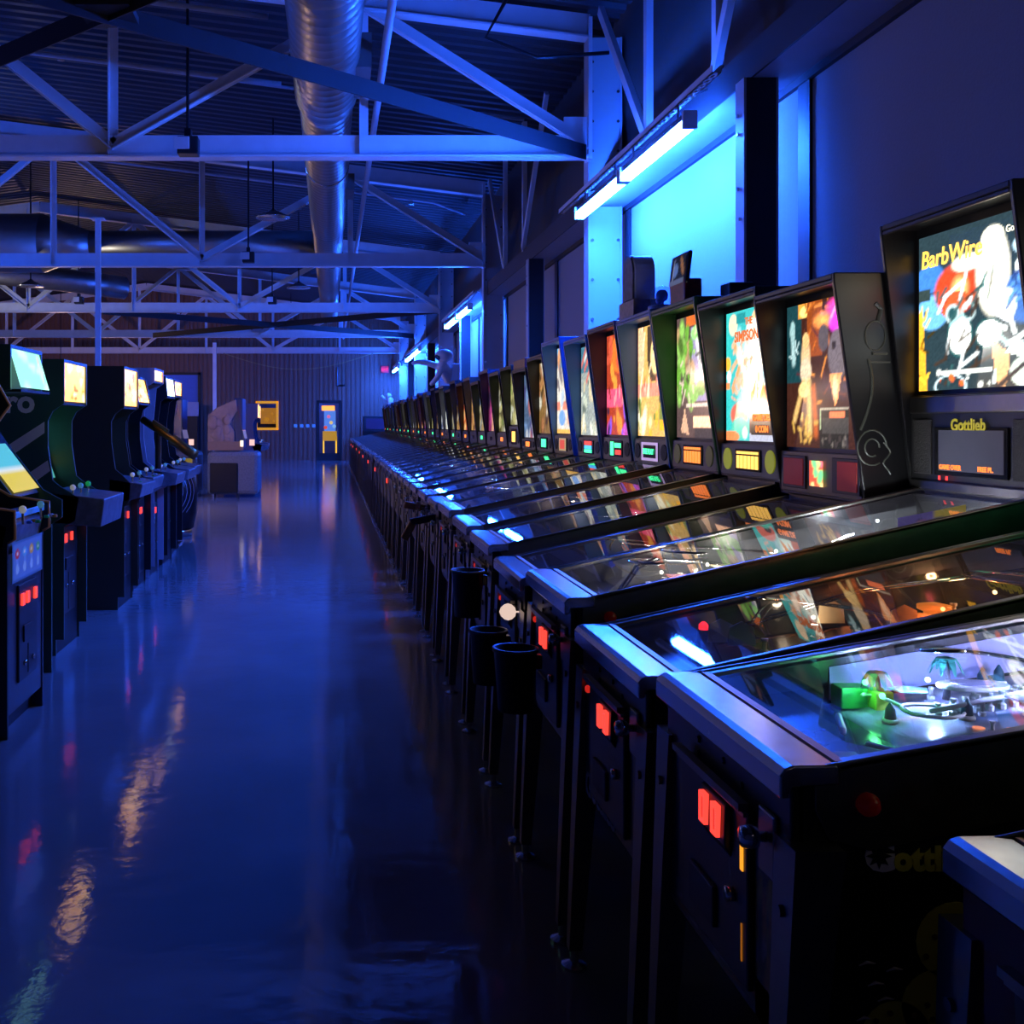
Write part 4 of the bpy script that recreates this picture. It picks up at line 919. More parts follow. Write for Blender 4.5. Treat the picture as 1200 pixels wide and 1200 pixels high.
# lit orange slot and painted apron art on the front of machine one
ob('amber_slot', MB().box(-.006, .0, -.135, -.125, z1-.215, z1-.175), lit('amber_slot_glow', (1, .35, .02), 1.2), r1)
ob('amber_slot', MB().box(-.006, .0, -.131, -.128, z1-.36, z1-.30), lit('amber_dim_glow', (1, .30, .02), .25), r1)
fa = Art(30, 10, (.02, .02, .03)).scatter(40, [(.25, .1, .02), (.1, .12, .2), (.2, .18, .2), (.05, .1, .05)], (0, 1, 0, .7), (.03, .1), 5).grain(.4)
put('front_art', fa.mesh('front_art', lambda u, v: (.0065+0*u, HWD-.01-u*(W-.02), z1-.43+v*.06), art_mat('cabinet_print', 0, .4, .8)), r1)
fa2 = Art(14, 26, (.01, .02, .02)).scatter(40, [(.03, .12, .08), (.3, .12, .02), (.15, .12, .15), (.25, .2, .02)], (0, 1, 0, .8), (.05, .14), 15).grain(.4)
put('front_art', fa2.mesh('front_art', lambda u, v: (.0065+0*u, -.155-u*(.11), z1-.43+v*.27), art_mat('cabinet_print', 0, .4, .8)), r1)

# --- machine one: palms, green box, white platform, bumpers, wire ramps, bulbs
def L1(px, py, Y): return pt(px, py, Y)-Vector((.66, 1.805, 0))
M_palm = mat('palm_green', (.05, .35, .28), .4); M_trunk = mat('palm_trunk', (.1, .09, .12), .6)
def palm(i, p, h, sc=1.):
    z0 = fzp(i, p[0]); t = ob('palm_tree', MB().tube([(p[0], p[1], z0), (p[0]+.004, p[1], z0+h*.5), (p[0], p[1], z0+h)], [.007, .005, .004], 8), M_trunk, ROOTS[i], True)
    for q in range(8):
        a = 2*PI*q/8; m = MB(); V = []
        for k in range(5):
            rr = .05*sc*k/4; zz = z0+h+.012*math.sin(PI*k/4*1.1)-.018*(k/4)**2; wd = .011*sc*math.sin(PI*(k+.6)/5)
            cx, cy = p[0]+rr*math.cos(a), p[1]+rr*math.sin(a)
            V += [(cx-wd*math.sin(a), cy+wd*math.cos(a), zz), (cx+wd*math.sin(a), cy-wd*math.cos(a), zz)]
        lf = ob('frond', m.add(V, [(2*k, 2*k+1, 2*k+3, 2*k+2) for k in range(4)]), M_palm, t)
palm(1, (.375, .185), .062, .62); palm(1, (.50, .175), .072, .62); palm(1, (.62, -.10), .03, .6)
bx('green_house', mat('green_plastic', (.15, .75, .3), .35), ROOTS[1], .315, .375, .20, .245, fzp(1, .34), fzp(1, .34)+.04, .003)
bx('house_roof', mat('yellow_green', (.6, .8, .1), .35), ROOTS[1], .365, .40, .17, .215, fzp(1, .37), fzp(1, .37)+.035, .003)
pl = [(.52+.065*math.cos(t), .125+.035*math.sin(t)) for t in [2*PI*q/24 for q in range(24)]]
ob('oval_platform', MB().prism(pl, fzp(1, .5)+.035, fzp(1, .5)+.043, 'z'), M_white, ROOTS[1], bevel=.002)
ob('inner_oval', MB().prism([(.52+(x-.52)*.6, .125+(y-.125)*.6) for x, y in pl], fzp(1, .5)+.043, fzp(1, .5)+.045, 'z'), mat('lavender_plastic', (.5, .5, .85), .3), ROOTS[1])
for q in range(8): put('post', POST, ROOTS[1], (.46+.022*q, .085, fzp(1, .46+.022*q))).scale = (.6, .6, .75)
for (x, y) in ((.355, .10), (.59, .21), (.625, .215), (.47, .06), (.60, .10)):
    z = fzp(1, x); b = ob('bumper', MB().lathe([(.010, 0), (.0085, .018), (.003, .028), (.001, .031)], (x, y, z+.007), 'z', 14), mat('dark_teal_cone', (.02, .08, .12), .3), ROOTS[1], True)
    ob('bumper_skirt', MB().lathe([(.014, 0), (.013, .007), (.010, .008)], (x, y, z), 'z', 16), M_white, b, True)
for q, (x, y) in enumerate(((.50, -.02), (.56, -.04), (.60, 0), (.64, -.05), (.46, .01), (.70, .02), (.68, -.04), (.73, -.02))):
    ob('insert_light', MB().lathe([(.010, 0), (.010, .002)], (x, y, fzp(1, x)), 'z', 12), lit('orange_insert', (1, .3, .15), .9), ROOTS[1])
wire('wire_ramp', 1, arc((.56, .16), .12, .075, fzp(1, .5)+.065, fzp(1, .7)+.075, 0, PI*1.3), .0025); wire('wire_ramp', 1, arc((.56, .16), .105, .06, fzp(1, .5)+.065, fzp(1, .7)+.075, 0, PI*1.3), .0025)
wire('wire_ramp', 1, arc((.42, .08), .05, .05, fzp(1, .42)+.015, fzp(1, .42)+.02, 0, 2*PI), .0035, M_white); wire('wire_ramp', 1, arc((.36, .12), .03, .07, fzp(1, .36)+.02, fzp(1, .36)+.03, -.5, 2.2), .0035, M_white)
wire('lane_rail', 1, [(.40, .05, fzp(1, .40)+.028), (.60, .075, fzp(1, .60)+.028)], .0045, M_white)
ob('side_art', MB().prism([(.32, fzp(1, .32)+.005), (1.28, fzp(1, 1.28)+.005), (1.28, fzp(1, 1.28)+.09), (.32, fzp(1, .32)+.07)], HWD-.021, HWD-.0185), mat('lavender_side_art', (.40, .42, .75), .2), ROOTS[1])
for q, (x, y, c) in enumerate(((.70, .12, (.9, .4, .4)), (.76, .02, (.9, .85, .9)), (.68, .2, (.5, .6, .95)), (.82, .15, (.95, .6, .4)), (.56, .03, (.6, .65, .95)), (.88, .05, (.9, .3, .35)), (.43, .17, (.4, .8, .6)))):
    ob('plastic_cover', MB().prism([(x-.03, y-.018), (x+.02, y-.022), (x+.035, y+.008), (x+.0, y+.024), (x-.035, y+.012)], fzp(1, x)+.03, fzp(1, x)+.033, 'z'), mat('field_plastic_%d' % q, c, .3), ROOTS[1])
ob('ramp', MB().add([(.7, -.05, fzp(1, .7)+.005), (.7, .03, fzp(1, .7)+.005), (1.1, .08, fzp(1, 1.1)+.05), (1.1, 0, fzp(1, 1.1)+.05)], [(0, 1, 2, 3)]), mat('white_ramp', (.75, .75, .8), .2), ROOTS[1])
for q in range(26): put('post', POST, ROOTS[1], (.42+.02*q, -.12+.34*((q*7) % 11)/11, fzp(1, .42+.02*q))).scale = (.55, .55, .55)
ob('flipper', MB().bar((.27, -.12, fzp(1, .27)+.02), (.24, -.04, fzp(1, .24)+.02), .012, .016), M_white, ROOTS[1], bevel=.005)
ob('flipper', MB().bar((.27, .12, fzp(1, .27)+.02), (.24, .04, fzp(1, .24)+.02), .012, .016), M_white, ROOTS[1], bevel=.005)
ob('apron_card', MB().box(.13, .19, -.2, -.1, fzp(1, .16)+.04, fzp(1, .16)+.041), mat('pale_card', (.25, .3, .45), .5), ROOTS[1])
for (x, y, c, e) in ((.62, .03, (.35, .45, 1), 1.2), (.85, .12, (.8, .8, 1), 1.6), (.74, -.06, (.5, .55, 1), 1.2), (.44, .13, (.3, .45, 1), .8), (.345, .17, (.1, 1, .25), .07), (.33, .08, (.1, 1, .35), .025), (1.0, -.02, (1, .8, .75), 1.2)):
    lampin(1, (x, y, fzp(1, x)+.058), c, e*1.9, .006)

# --- machine two: dark field, wire ramps, amber and red bulbs, yellow figure
wire('wire_ramp', 2, arc((.55, .05), .2, .14, fzp(2, .5)+.06, fzp(2, .7)+.11, -.6, PI*1.1)); wire('wire_ramp', 2, arc((.55, .05), .175, .115, fzp(2, .5)+.06, fzp(2, .7)+.11, -.6, PI*1.1))
wire('wire_ramp', 2, [(.35, .2, fzp(2, .35)+.05), (.7, .2, fzp(2, .7)+.1), (1.1, .15, fzp(2, 1.1)+.1)]); wire('wire_ramp', 2, [(.35, .175, fzp(2, .35)+.05), (.7, .175, fzp(2, .7)+.1), (1.1, .125, fzp(2, 1.1)+.1)])
wire('wire_ramp', 2, arc((1.0, .0), .12, .16, fzp(2, 1.0)+.1, fzp(2, 1.0)+.12, 0, PI*1.6)); wire('wire_ramp', 2, arc((1.0, .0), .10, .14, fzp(2, 1.0)+.1, fzp(2, 1.0)+.12, 0, PI*1.6))
for q in range(16): put('post', POST, ROOTS[2], (.36+.05*q, -.2+.4*((q*5) % 7)/7, fzp(2, .36+.05*q)))
for (x, y, c) in ((.33, .16, (.35, .4, .5)), (.36, .10, (.3, .35, .45)), (.62, .18, (.5, .4, .25)), (.72, .02, (.45, .3, .12))):
    ob('clear_plastic', MB().prism([(x-.035, fzp(2, x)+.03), (x+.035, fzp(2, x)+.03), (x+.03, fzp(2, x)+.075), (x, fzp(2, x)+.09), (x-.03, fzp(2, x)+.075)], y, y+.004), mat('plastic_%d' % int(x*100), c, .2), ROOTS[2])
for (x, y) in ((.78, .06), (.86, .14), (.92, -.02)):
    b = ob('pop_bumper', MB().lathe([(.025, 0), (.025, .03), (.04, .036), (.04, .046), (.012, .052)], (x, y, fzp(2, x)), 'z', 18), mat('amber_cap', (.6, .22, .04), .3, emit=(1, .25, .03), es=.6), ROOTS[2], True)
lampin(2, (.80, .0, fzp(2, .8)+.07), (1, .25, .08), 0.216); lampin(2, (1.0, .12, fzp(2, 1.0)+.06), (1, .5, .2), 0.180); lampin(2, (.56, .15, fzp(2, .56)+.06), (1, .75, .5), 0.090)
lampin(2, (1.08, -.06, fzp(2, 1.08)+.05), (1, .1, .1), 0.108)
fg = ob('toy_figure', MB().tube([(1.05, -.02, fzp(2, 1.05)), (1.045, -.02, fzp(2, 1.05)+.05), (1.03, -.02, fzp(2, 1.05)+.075), (1.035, -.02, fzp(2, 1.05)+.12)], [.004, .012, .009, .006], 10), lit('yellow_figure', (1, .75, .05), .7), ROOTS[2], True)
ob('figure_head', MB().ball((1.035, -.02, fzp(2, 1.05)+.132), .014), lit('yellow_figure', (1, .75, .05), .7), fg, True)
ob('lit_strip', MB().bar((.98, -.03, fzp(2, .98)+.045), (1.06, -.01, fzp(2, 1.06)+.05), .01, .008), lit('violet_strip', (.5, .05, 1), 1.6), ROOTS[2])
ob('red_beacon', MB().lathe([(.012, 0), (.012, .012), (.004, .02)], (.30, .20, fzp(2, .3)+.06), 'z', 12), lit('beacon_red', (1, .02, .03), 2.2), ROOTS[2], True)
ob('beacon_stand', MB().box(.285, .315, .185, .215, fzp(2, .3), fzp(2, .3)+.06), M_blackmat, ROOTS[2], bevel=.003)
ob('lane_guide', MB().prism([(.26, -.24), (.55, -.02), (.55, .0), (.26, -.2)], fzp(2, .4)-.01, fzp(2, .4)+.02, 'z'), M_apron, ROOTS[2], bevel=.003)
for q in range(5): ob('insert_light', MB().lathe([(.007, 0), (.007, .003)], (.32+.045*q, -.155+.03*q, fzp(2, .4)+.02), 'z', 10), lit('green_pip', (.1, .8, .2), .5), ROOTS[2])
ob('side_art', MB().prism([(.30, fzp(2, .30)+.005), (1.36, fzp(2, 1.36)+.005), (1.36, fzp(2, 1.36)+.12), (.30, fzp(2, .30)+.075)], HWD-.021, HWD-.0185), mat('dark_mirror', (.1, .1, .1), .08, .6), ROOTS[2])

# --- machine three: grey field, bright wires, sparkling bulb, violet cards at the back
for (cx, cy, a) in ((.45, .02, .16), (.45, .02, .135), (.62, .08, .2), (.62, .08, .175)):
    wire('wire_ramp', 3, arc((cx, cy), a*1.2, a, fzp(3, cx)+.06, fzp(3, cx)+.10, -.4, PI*1.25))
wire('wire_ramp', 3, [(.25, .12, fzp(3, .25)+.02), (.30, .1, fzp(3, .3)+.09), (.36, .08, fzp(3, .36)+.11)], .005); wire('wire_ramp', 3, [(.25, .09, fzp(3, .25)+.02), (.30, .07, fzp(3, .3)+.09), (.36, .05, fzp(3, .36)+.11)], .005)
wire('wire_ramp', 3, [(.3, .02, fzp(3, .3)+.04), (.75, -.05, fzp(3, .75)+.07), (.95, .05, fzp(3, .95)+.1)]); wire('wire_ramp', 3, [(.3, 0, fzp(3, .3)+.04), (.75, -.07, fzp(3, .75)+.07), (.95, .03, fzp(3, .95)+.1)])
for q in range(22): put('post', POST, ROOTS[3], (.30+.03*q, -.1+.3*((q*5) % 9)/9, fzp(3, .30+.03*q)))
for (x, y, c) in ((.42, .06, (.8, .3, .2)), (.5, .0, (.85, .85, .8)), (.58, .12, (.8, .7, .4)), (.66, .02, (.3, .5, .8)), (.74, .1, (.8, .8, .85))):
    bx('plastic_cover', mat('cover_%d' % int(x*100), c, .3), ROOTS[3], x-.035, x+.035, y-.03, y+.03, fzp(3, x)+.045, fzp(3, x)+.05, .003)
lampin(3, (.33, -.06, fzp(3, .33)+.09), (1, .9, .7), 0.550, .008); lampin(3, (.5, .03, fzp(3, .5)+.075), (1, .9, .75), 0.770); lampin(3, (.72, .05, fzp(3, .72)+.08), (1, .9, .8), 0.770); lampin(3, (1.05, .08, fzp(3, 1.05)+.12), (.9, .95, 1), 1.100)
cardA = Art(16, 10, (.22, .16, .6)).rect(.55, 1, 0, 1, (.8, .6, .12)).scatter(12, [(.8, .25, .08), (.05, .05, .2), (.7, .6, .7)], (.2, .8, .1, .7), (.05, .14), 4)
put('card', cardA.mesh('card', lambda u, v: (1.0+u*.2, -.13+0*u, fzp(3, 1.0)+.10+u*.04+v*.055), art_mat('card_print', .25, .3, .9)), ROOTS[3])
ob('clear_panel', MB().box(.93, .934, -.12, .2, fzp(3, .93)+.02, fzp(3, .93)+.15), M_glass, ROOTS[3])
ob('side_art', MB().prism([(.30, fzp(3, .30)+.005), (1.28, fzp(3, 1.28)+.005), (1.28, fzp(3, 1.28)+.12), (.30, fzp(3, .30)+.075)], HWD-.021, HWD-.0185), mat('grey_mirror', (.25, .26, .28), .1, .6), ROOTS[3])
# lettering on the bright backglass and on the turquoise one
s3 = specs[3]
letters('BarbWire', .082, on_front(s3['xt']+.010, .30, 1.955), lit('title_gold', (1.0, .55, .08), 2.2), ROOTS[3], shear=.1, bold=.001)
letters('Gottlieb', .03, on_front(s3['xt']+.010, -.14, 2.0), lit('title_white', (1, .95, .7), 2), ROOTS[3])
s5 = specs[5]
E_titl = lit('title_orange', (1, .22, .04), .9)
letters('THE', .045, on_front(s5['xt']+.010, .08, 1.885), E_titl, ROOTS[5], bold=.0015); letters('SIMPSONS', .066, on_front(s5['xt']+.010, .20, 1.815), E_titl, ROOTS[5], bold=.002)
for q, (tx, z, y) in enumerate((('GAME DESIGN', 1.455, -.02), ('0 COIN', 1.405, -.05))):
    bx('numeral_plate', M_dispk, ROOTS[5], s5['xt']+.006, s5['xt']+.011, -.30, -.0, z-.012, z+.036); letters(tx, .04, on_front(s5['xt']+.0045, y, z), E_or, ROOTS[5], bold=.001)
# side art on machine four's backbox: raised scrolls
M_scroll = mat('scroll_print', (.10, .11, .09), .4)
def scroll(i, pts, w_=.006):
    s = specs[i]; y = -s['bwid']-.001
    ob('scroll_print', MB().tube([(x, y, z) for x, z in pts], w_*.5, 6), M_scroll, ROOTS[i])
x4 = specs[4]['xt']
scroll(4, [(x4+.02+.05*math.cos(t), 1.36+.06*math.sin(t)) for t in [q*.35 for q in range(16)]]); scroll(4, [(x4+.02+.025*math.cos(t), 1.36+.03*math.sin(t)) for t in [q*.4 for q in range(14)]])
scroll(4, [(x4-.02+.04*math.sin(q*.3), 1.42+.03*q) for q in range(9)], .01); scroll(4, [(x4+.02, 1.68), (x4+.07, 1.68)], .012); scroll(4, [(x4+.01, 1.65), (x4+.08, 1.65)], .008)
scroll(4, [(x4+.03+.035*math.cos(t), 1.74+.05*math.sin(t)) for t in [q*.42 for q in range(16)]]); scroll(4, [(x4+.04, 1.79), (x4+.05, 1.83), (x4+.03, 1.85)], .016)
scroll(4, [(x4+.07+.012*math.cos(q), 1.27+.012*q) for q in range(10)])
for q in range(3):
    g = .02*q; s = specs[3]; y = -s['bwid']-.001
    x0, x1, z0, z1_ = s['xt']-.045+g, s['xt']+.15-g, 1.86+g, 2.03-g
    ob('frame_print', MB().tube([(x0, y, z0), (x1, y, z0), (x1, y, z1_), (x0, y, z1_), (x0, y, z0)], .0018, 5), mat('gold_line', (.3, .25, .06), .4), ROOTS[3])
# bulbs, ramps and inserts inside the next machines
for i in range(4, 14):
    r = ROOTS[i]; rn = random.Random(i); xt = specs[i]['xt']
    for q in range(2):
        cx = rn.uniform(.45, .8); a = rn.uniform(.08, .16)
        wire('wire_ramp', i, arc((cx, rn.uniform(-.05, .1)), a*1.3, a, fzp(i, cx)+.06, fzp(i, cx)+.1, rn.uniform(-1, 1), rn.uniform(2.5, 5)))
    for q in range(6):
        x = rn.uniform(.35, xt-.15); y = rn.uniform(-.2, .2)
        bx('plastic_cover', mat('cover_p%d' % (q % 5), [(.8, .25, .1), (.8, .8, .75), (.2, .4, .8), (.2, .6, .25), (.8, .65, .2)][q % 5], .3), r, x-.04, x+.04, y-.03, y+.03, fzp(i, x)+.04, fzp(i, x)+.045)
    c = [(1, .85, .6), (.8, .85, 1), (1, .7, .5), (.85, .95, .9)][i % 4]
    lampin(i, (.55, .0, fzp(i, .55)+.075), c, .22 if i > 4 else .12); lampin(i, (.9, .05, fzp(i, .9)+.09), c, .22 if i > 4 else .12)
# gun-shaped launcher with brown grip on one of the mid machines
gr = ROOTS[8]; gz = specs[8]['zl']
gn = ob('gun_launcher', MB().bar((.0, -.16, gz-.10), (-.16, -.16, gz-.13), .03, .045), M_black, gr, bevel=.006)
ob('gun_grip', MB().bar((-.14, -.16, gz-.13), (-.20, -.16, gz-.24), .03, .05), mat('brown_grip', (.22, .09, .04), .4), gn, bevel=.008)
gr = ROOTS[9]; gn = ob('gun_launcher', MB().bar((.0, -.1, gz-.11), (-.14, -.1, gz-.08), .03, .05), mat('brown_grip', (.22, .09, .04), .4), gr, bevel=.006)
ob('chrome_band', MB().bar((-.03, -.1, gz-.095), (-.06, -.1, gz-.09), .034, .056), M_chrome, gn)
# drink holders clamped to the front legs
def cup(px, py, Y, lab):
    p = pt(px, py, Y)
    t = thing('drink_holder', lab, 'cup holder', p, 'black drink holders on the machine legs')
    ob('bucket', MB().lathe([(.050, 0), (.062, .17), (.067, .17), (.067, .18), (.058, .18), (.045, .012)], (0, 0, 0), 'z', 20), M_plastic, t, True)
    ob('clamp', MB().box(.055, .075, -.015, .015, .12, .16), M_black, t, bevel=.004)
cup(604, 832, 3.02, 'black bucket drink holder beside the front leg of the biker artwork machine')
cup(572, 800, 3.54, 'black bucket drink holder beside the front leg of the elephant circus machine')
cup(548, 722, 4.07, 'black drink holder, farthest of the three, beside the turquoise backglass machine leg')

# ------------------------------------------------------------------ toppers
zt7, zt6 = specs[7]['zt'], specs[6]['zt']
M_carve = mat('carved_topper', (.16, .15, .18), .6, var=.7, scale=26, bump=1.)
t = thing('arch_topper', 'carved round topped arch ornament on a block atop the amber face machine', 'ornament', (1.79, 6.27, zt7))
arc_p = [(-.11, 0), (.11, 0)]+[(.11*math.cos(q*PI/12), .15+.13*math.sin(q*PI/12)) for q in range(13)]
ob('arch', MB().prism(arc_p, .0, .12, 'x'), M_white, t, bevel=.006, loc=(0, .02, .10))
ob('arch_face', MB().prism([(y*.9, .01+z*.94) for y, z in arc_p], -.012, -.0005, 'x'), M_carve, t, loc=(0, .02, .10))
ob('block', MB().box(-.03, .15, -.16, .15, 0, .10), mat('block_print', (.35, .25, .22), .5, var=.8, scale=30), t, bevel=.004)
t = thing('glass_dome', 'clear glass dome with a pale skull shape beside the arch ornament', 'ornament', (1.84, 5.84, zt7))
ob('base', MB().lathe([(.075, 0), (.075, .025), (.065, .03)], (0, 0, 0), 'z', 20), mat('dome_base', (.35, .4, .6), .3), t, True)
pr = [(.06*math.cos(q*PI/18), .03+.05+.06*math.sin(q*PI/18)) for q in range(9)]
ob('dome', MB().lathe([(.06, .03)]+pr, (0, 0, 0), 'z', 20), glass_mat('dome_glass', (.8, .9, 1)), t, True)
ob('skull', MB().ball((0, 0, .085), .036, 12, 8, (1, .9, 1)).ball((-.012, 0, .055), .022), mat('blue_skull', (.25, .4, .8), .4), t, True)
t = thing('screen_topper', 'tilted dark picture topper with red base atop the green sided machine', 'ornament', (1.76, 5.36, zt6))
ob('base', MB().box(0, .09, -.13, .10, 0, .12), mat('red_speckle', (.25, .02, .03), .4, var=.9, scale=40), t, bevel=.01)
pa = Art(14, 14, (.03, .04, .06)).ell(.35, .5, .2, .25, (.3, .5, .9)).ell(.8, .6, .1, .4, (.8, .35, .1), .4).line(.2, .2, .25, .9, .03, (.7, .8, 1)).rect(0, 1, 0, .15, (.5, .6, .8), .6)
put('picture', pa.mesh('picture', lambda u, v: (-.004+.02*v, .10-.22*u, .10+.15*v), art_mat('topper_print', .25, .2, .8)), t)
ob('picture_frame', MB().prism([(.0, .09), (.022, .26), (.045, .26), (.025, .09)], -.135, .115), M_black, t, bevel=.012)
tag(ob('small_box', MB().box(0, .12, -.07, .05, 0, .075), M_blackmat, None, bevel=.004, loc=(1.92, 5.13, zt6)), 'small black box behind the tilted picture topper', 'box')
tag(ob('topper_box', MB().box(0, .2, -.3, .3, 0, .085), mat('dark_red_box', (.12, .01, .02), .4), None, bevel=.004, loc=(1.76, 9.84, specs[12]['zt'])), 'dark red topper box on a mid row pinball machine', 'box')
# white figure leaning out from the row
fz0 = 2.10
t = thing('figure_topper', 'white leaning astronaut-like figure reaching over the far machines', 'figure', (2.05, 18.1, fz0))
def skin(name, nodes, edges_, m, parent):
    me = bpy.data.meshes.new(name); me.from_pydata([n[0] for n in nodes], edges_, []); me.materials.append(m)
    o = put(name, me, parent); sk = o.modifiers.new('skin', 'SKIN'); sk.use_smooth_shade = True
    for i, n in enumerate(nodes): me.skin_vertices[0].data[i].radius = (n[1], n[1])
    me.skin_vertices[0].data[0].use_root = True
    sb = o.modifiers.new('sub', 'SUBSURF'); sb.levels = 1; sb.render_levels = 2
    return o
M_fig = mat('white_suit', (.75, .75, .78), .5)
skin('body', [((0, 0, .02), .10), ((-.02, 0, .18), .12), ((-.08, 0, .34), .13), ((-.14, 0, .42), .07), ((-.17, -.02, .46), .06),
              ((-.20, .1, .34), .06), ((-.38, .08, .40), .055), ((-.56, .05, .42), .045), ((-.66, .04, .38), .03),
              ((-.16, -.14, .30), .055), ((-.24, -.16, .12), .05), ((-.36, -.16, -.0), .04)],
     [(0, 1), (1, 2), (2, 3), (3, 4), (2, 5), (5, 6), (6, 7), (7, 8), (2, 9), (9, 10), (10, 11)], M_fig, t)
ob('helmet', MB().ball((-.10, 0, .52), .14, 18, 10, (1.15, 1, .8)), M_fig, t, True)
ob('visor', MB().ball((-.17, -.02, .50), .095, 14, 8, (1, 1, .7)), mat('dark_visor', (.03, .04, .08), .1), t, True)
ob('backpack', MB().box(.02, .16, -.12, .12, .05, .38), M_fig, t, bevel=.03)
t = thing('figure_topper', 'small pale figurine on the last machine of the row', 'figure', (1.95, 34.6, 2.05))
ob('body', MB().lathe([(.12, 0), (.09, .12), (.11, .2), (.05, .28)], (0, 0, 0), 'z', 12), M_fig, t, True); ob('head', MB().ball((-.05, 0, .33), .09), M_fig, t, True); ob('arm', MB().tube([(0, .08, .2), (-.2, .1, .24), (-.28, .1, .34)], .04), M_fig, t, True)
# ================================================================== ARCADE CABINETS ON THE LEFT
M_arc = {'black': M_black, 'green': mat('green_arcade_side', (.035, .10, .075), .35), 'dark': mat('dark_olive_side', (.05, .055, .035), .4),
         'white': mat('pale_arcade_side', (.35, .35, .42), .4), 'navy': mat('navy_arcade_side', (.03, .05, .12), .35)}
M_panelA = mat('control_panel_print', (.16, .17, .2), .3, var=.8, scale=18)
M_coind = mat('coin_door_steel', (.06, .06, .065), .35, .6)
STICK = MB().tube([(0, 0, 0), (0, 0, .055)], .006, 8).mesh('joystick', M_steel)
def arcade(s):
    """s: dict; x towards the aisle, y = 0 at the near side"""
    w_ = s.get('w', .62); H = s.get('H', 1.84); t = thing('arcade_cabinet', s['label'], 'arcade cabinet', (s['X'], s['Y'], 0), s.get('group', 'arcade cabinets along the left'))
    dp = s.get('dp', .75); cp = s.get('cp', .20); mz = s.get('mz', 1.57)
    prof = s.get('prof') or [(0, .10), (0, .80), (cp*.3, .84), (cp*.4, .98), (-.02, 1.05), (-.07, 1.09), (-.10, 1.3), (-.10, 1.46), (-.07, mz-.05), (0, mz), (s.get('tilt', 0), H), (-dp, H), (-dp, .0), (-.05, 0), (-.05, .10)]
    sm = M_arc[s.get('side', 'black')]
    for y0 in (0, w_-.02):
        sd = ob('side_panel', MB().prism(prof, y0, y0+.02), sm, t)
        if s.get('edge'):
            n = len(prof); pts = [(x, y0+.01, z) for x, z in prof if z > .05 and x > -dp+.05]
            ob('edge_trim', MB().tube(pts, .011, 6), s['edge'], sd, True)
    bx('toe_kick', M_blackmat, t, -dp, -.06, .02, w_-.02, 0, .1); bx('rear_panel', M_blackmat, t, -dp, -dp+.02, .02, w_-.02, .1, H-.01)
    bx('top_panel', sm, t, -dp, s.get('tilt', 0)-.0, .02, w_-.02, H-.02, H)
    fx = s.get('fx', -.06)
    bx('front_panel', s.get('fm', M_blackmat), t, fx-.02, fx, .02, w_-.02, .1, .84)
    # marquee
    tl = s.get('tilt', 0)
    if s.get('marq'):
        me = s['marq'].mesh('marquee', lambda u, v: ((-.012 if tl > -.2 else -.2)+tl*v, .02+u*(w_-.04), mz+.015+v*(H-mz-.035)), art_mat('marquee_%.1f' % s.get('mes', 1.2), 1.9*s.get('mes', 1.2)))
        put('marquee', me, t)
        bx('marquee_box', M_blackmat, t, min(-.2, tl-.15), min(0, tl)-.03, .02, w_-.02, mz+.005, H-.02)
        bx('marquee_soffit', M_blackmat, t, -.3, -.01, .02, w_-.02, mz-.01, mz+.005)
    # screen
    sc = s.get('scr', ((-.20, 1.08), (-.34, 1.48)))
    (xa, za), (xb, zb_) = sc
    sa = s.get('sart') or Art(8, 8, (.05, .2, .35)).scatter(6, [(.05, .4, .5), (.1, .1, .3)], seed=3, size=(.2, .4))
    put('screen', sa.mesh('screen', lambda u, v: (xa+(xb-xa)*v, .06+u*(w_-.12), za+(zb_-za)*v), art_mat('crt_%.1f' % s.get('ses', .5), s.get('ses', .5))), t)
    ob('screen_bezel', MB().add([(xa-.012, .02, za-.03), (xa-.012, w_-.02, za-.03), (xb-.012, w_-.02, zb_+.04), (xb-.012, .02, zb_+.04)], [(0, 1, 2, 3)]), M_blackmat, t)
    # control panel
    if s.get('panel', 1):
        po = s.get('po', 0.); x1 = cp+.02
        c = ob('control_panel', MB().prism([(-.12, 1.02), (x1, .975), (x1, .955), (x1-.02, s.get('pz', .87)), (-.06, .82), (-.12, .9)], -po, w_+po), s.get('pm', M_panelA), t, bevel=.006)
        rn = random.Random(int(s['Y']*100)); cols = [(.6, .02, .02), (.03, .15, .6), (.02, .5, .1), (.6, .25, .02), (.6, .6, .55), (.1, .35, .5)]
        n = s.get('players', 2)
        for p in range(n):
            yb = -po+(w_+2*po)*(p+.5)/n-.08; zt = 1.0-.02
            put('joystick', STICK, c, (.05, yb, .995-.045*.4)); ob('ball_top', MB().ball((.05, yb, 1.045), .019), mat('ball_%d' % (p % 3), cols[(p+int(s['Y'])) % 6], .2, emit=cols[(p+int(s['Y'])) % 6], es=.25), c, True)
            for q in range(3): ob('button', MB().lathe([(.014, 0), (.014, .012), (.009, .014)], (.06+.03*(q % 2), yb+.07+.04*q, .992-.04*.45), 'z', 10), mat('btn_%d' % ((q+p) % 6), cols[(q+p+1) % 6], .3), c, True)
    # coin door
    if s.get('coin', 1):
        cz = s.get('cz', .62); d = ob('coin_door', MB().box(fx, fx+.012, .16, w_-.14, .22, cz+.08), M_coind, t, bevel=.004)
        for yc in s.get('coins', (.24, .31)):
            bx('coin_light', M_redcoin, d, fx+.012, fx+.022, yc, yc+.035, cz-.02, cz+.035)
        bx('coin_return', M_black, d, fx+.012, fx+.02, .22, .40, cz-.2, cz-.12, .004)
        for yy in (.24, .38): ob('lock', MB().lathe([(.013, 0), (.013, .012)], (fx+.012, yy, cz-.3), 'x', 10), M_chrome, d, True)
        bx('door_seam', M_black, d, fx+.012, fx+.015, .30, .312, .24, cz-.22)
    return t
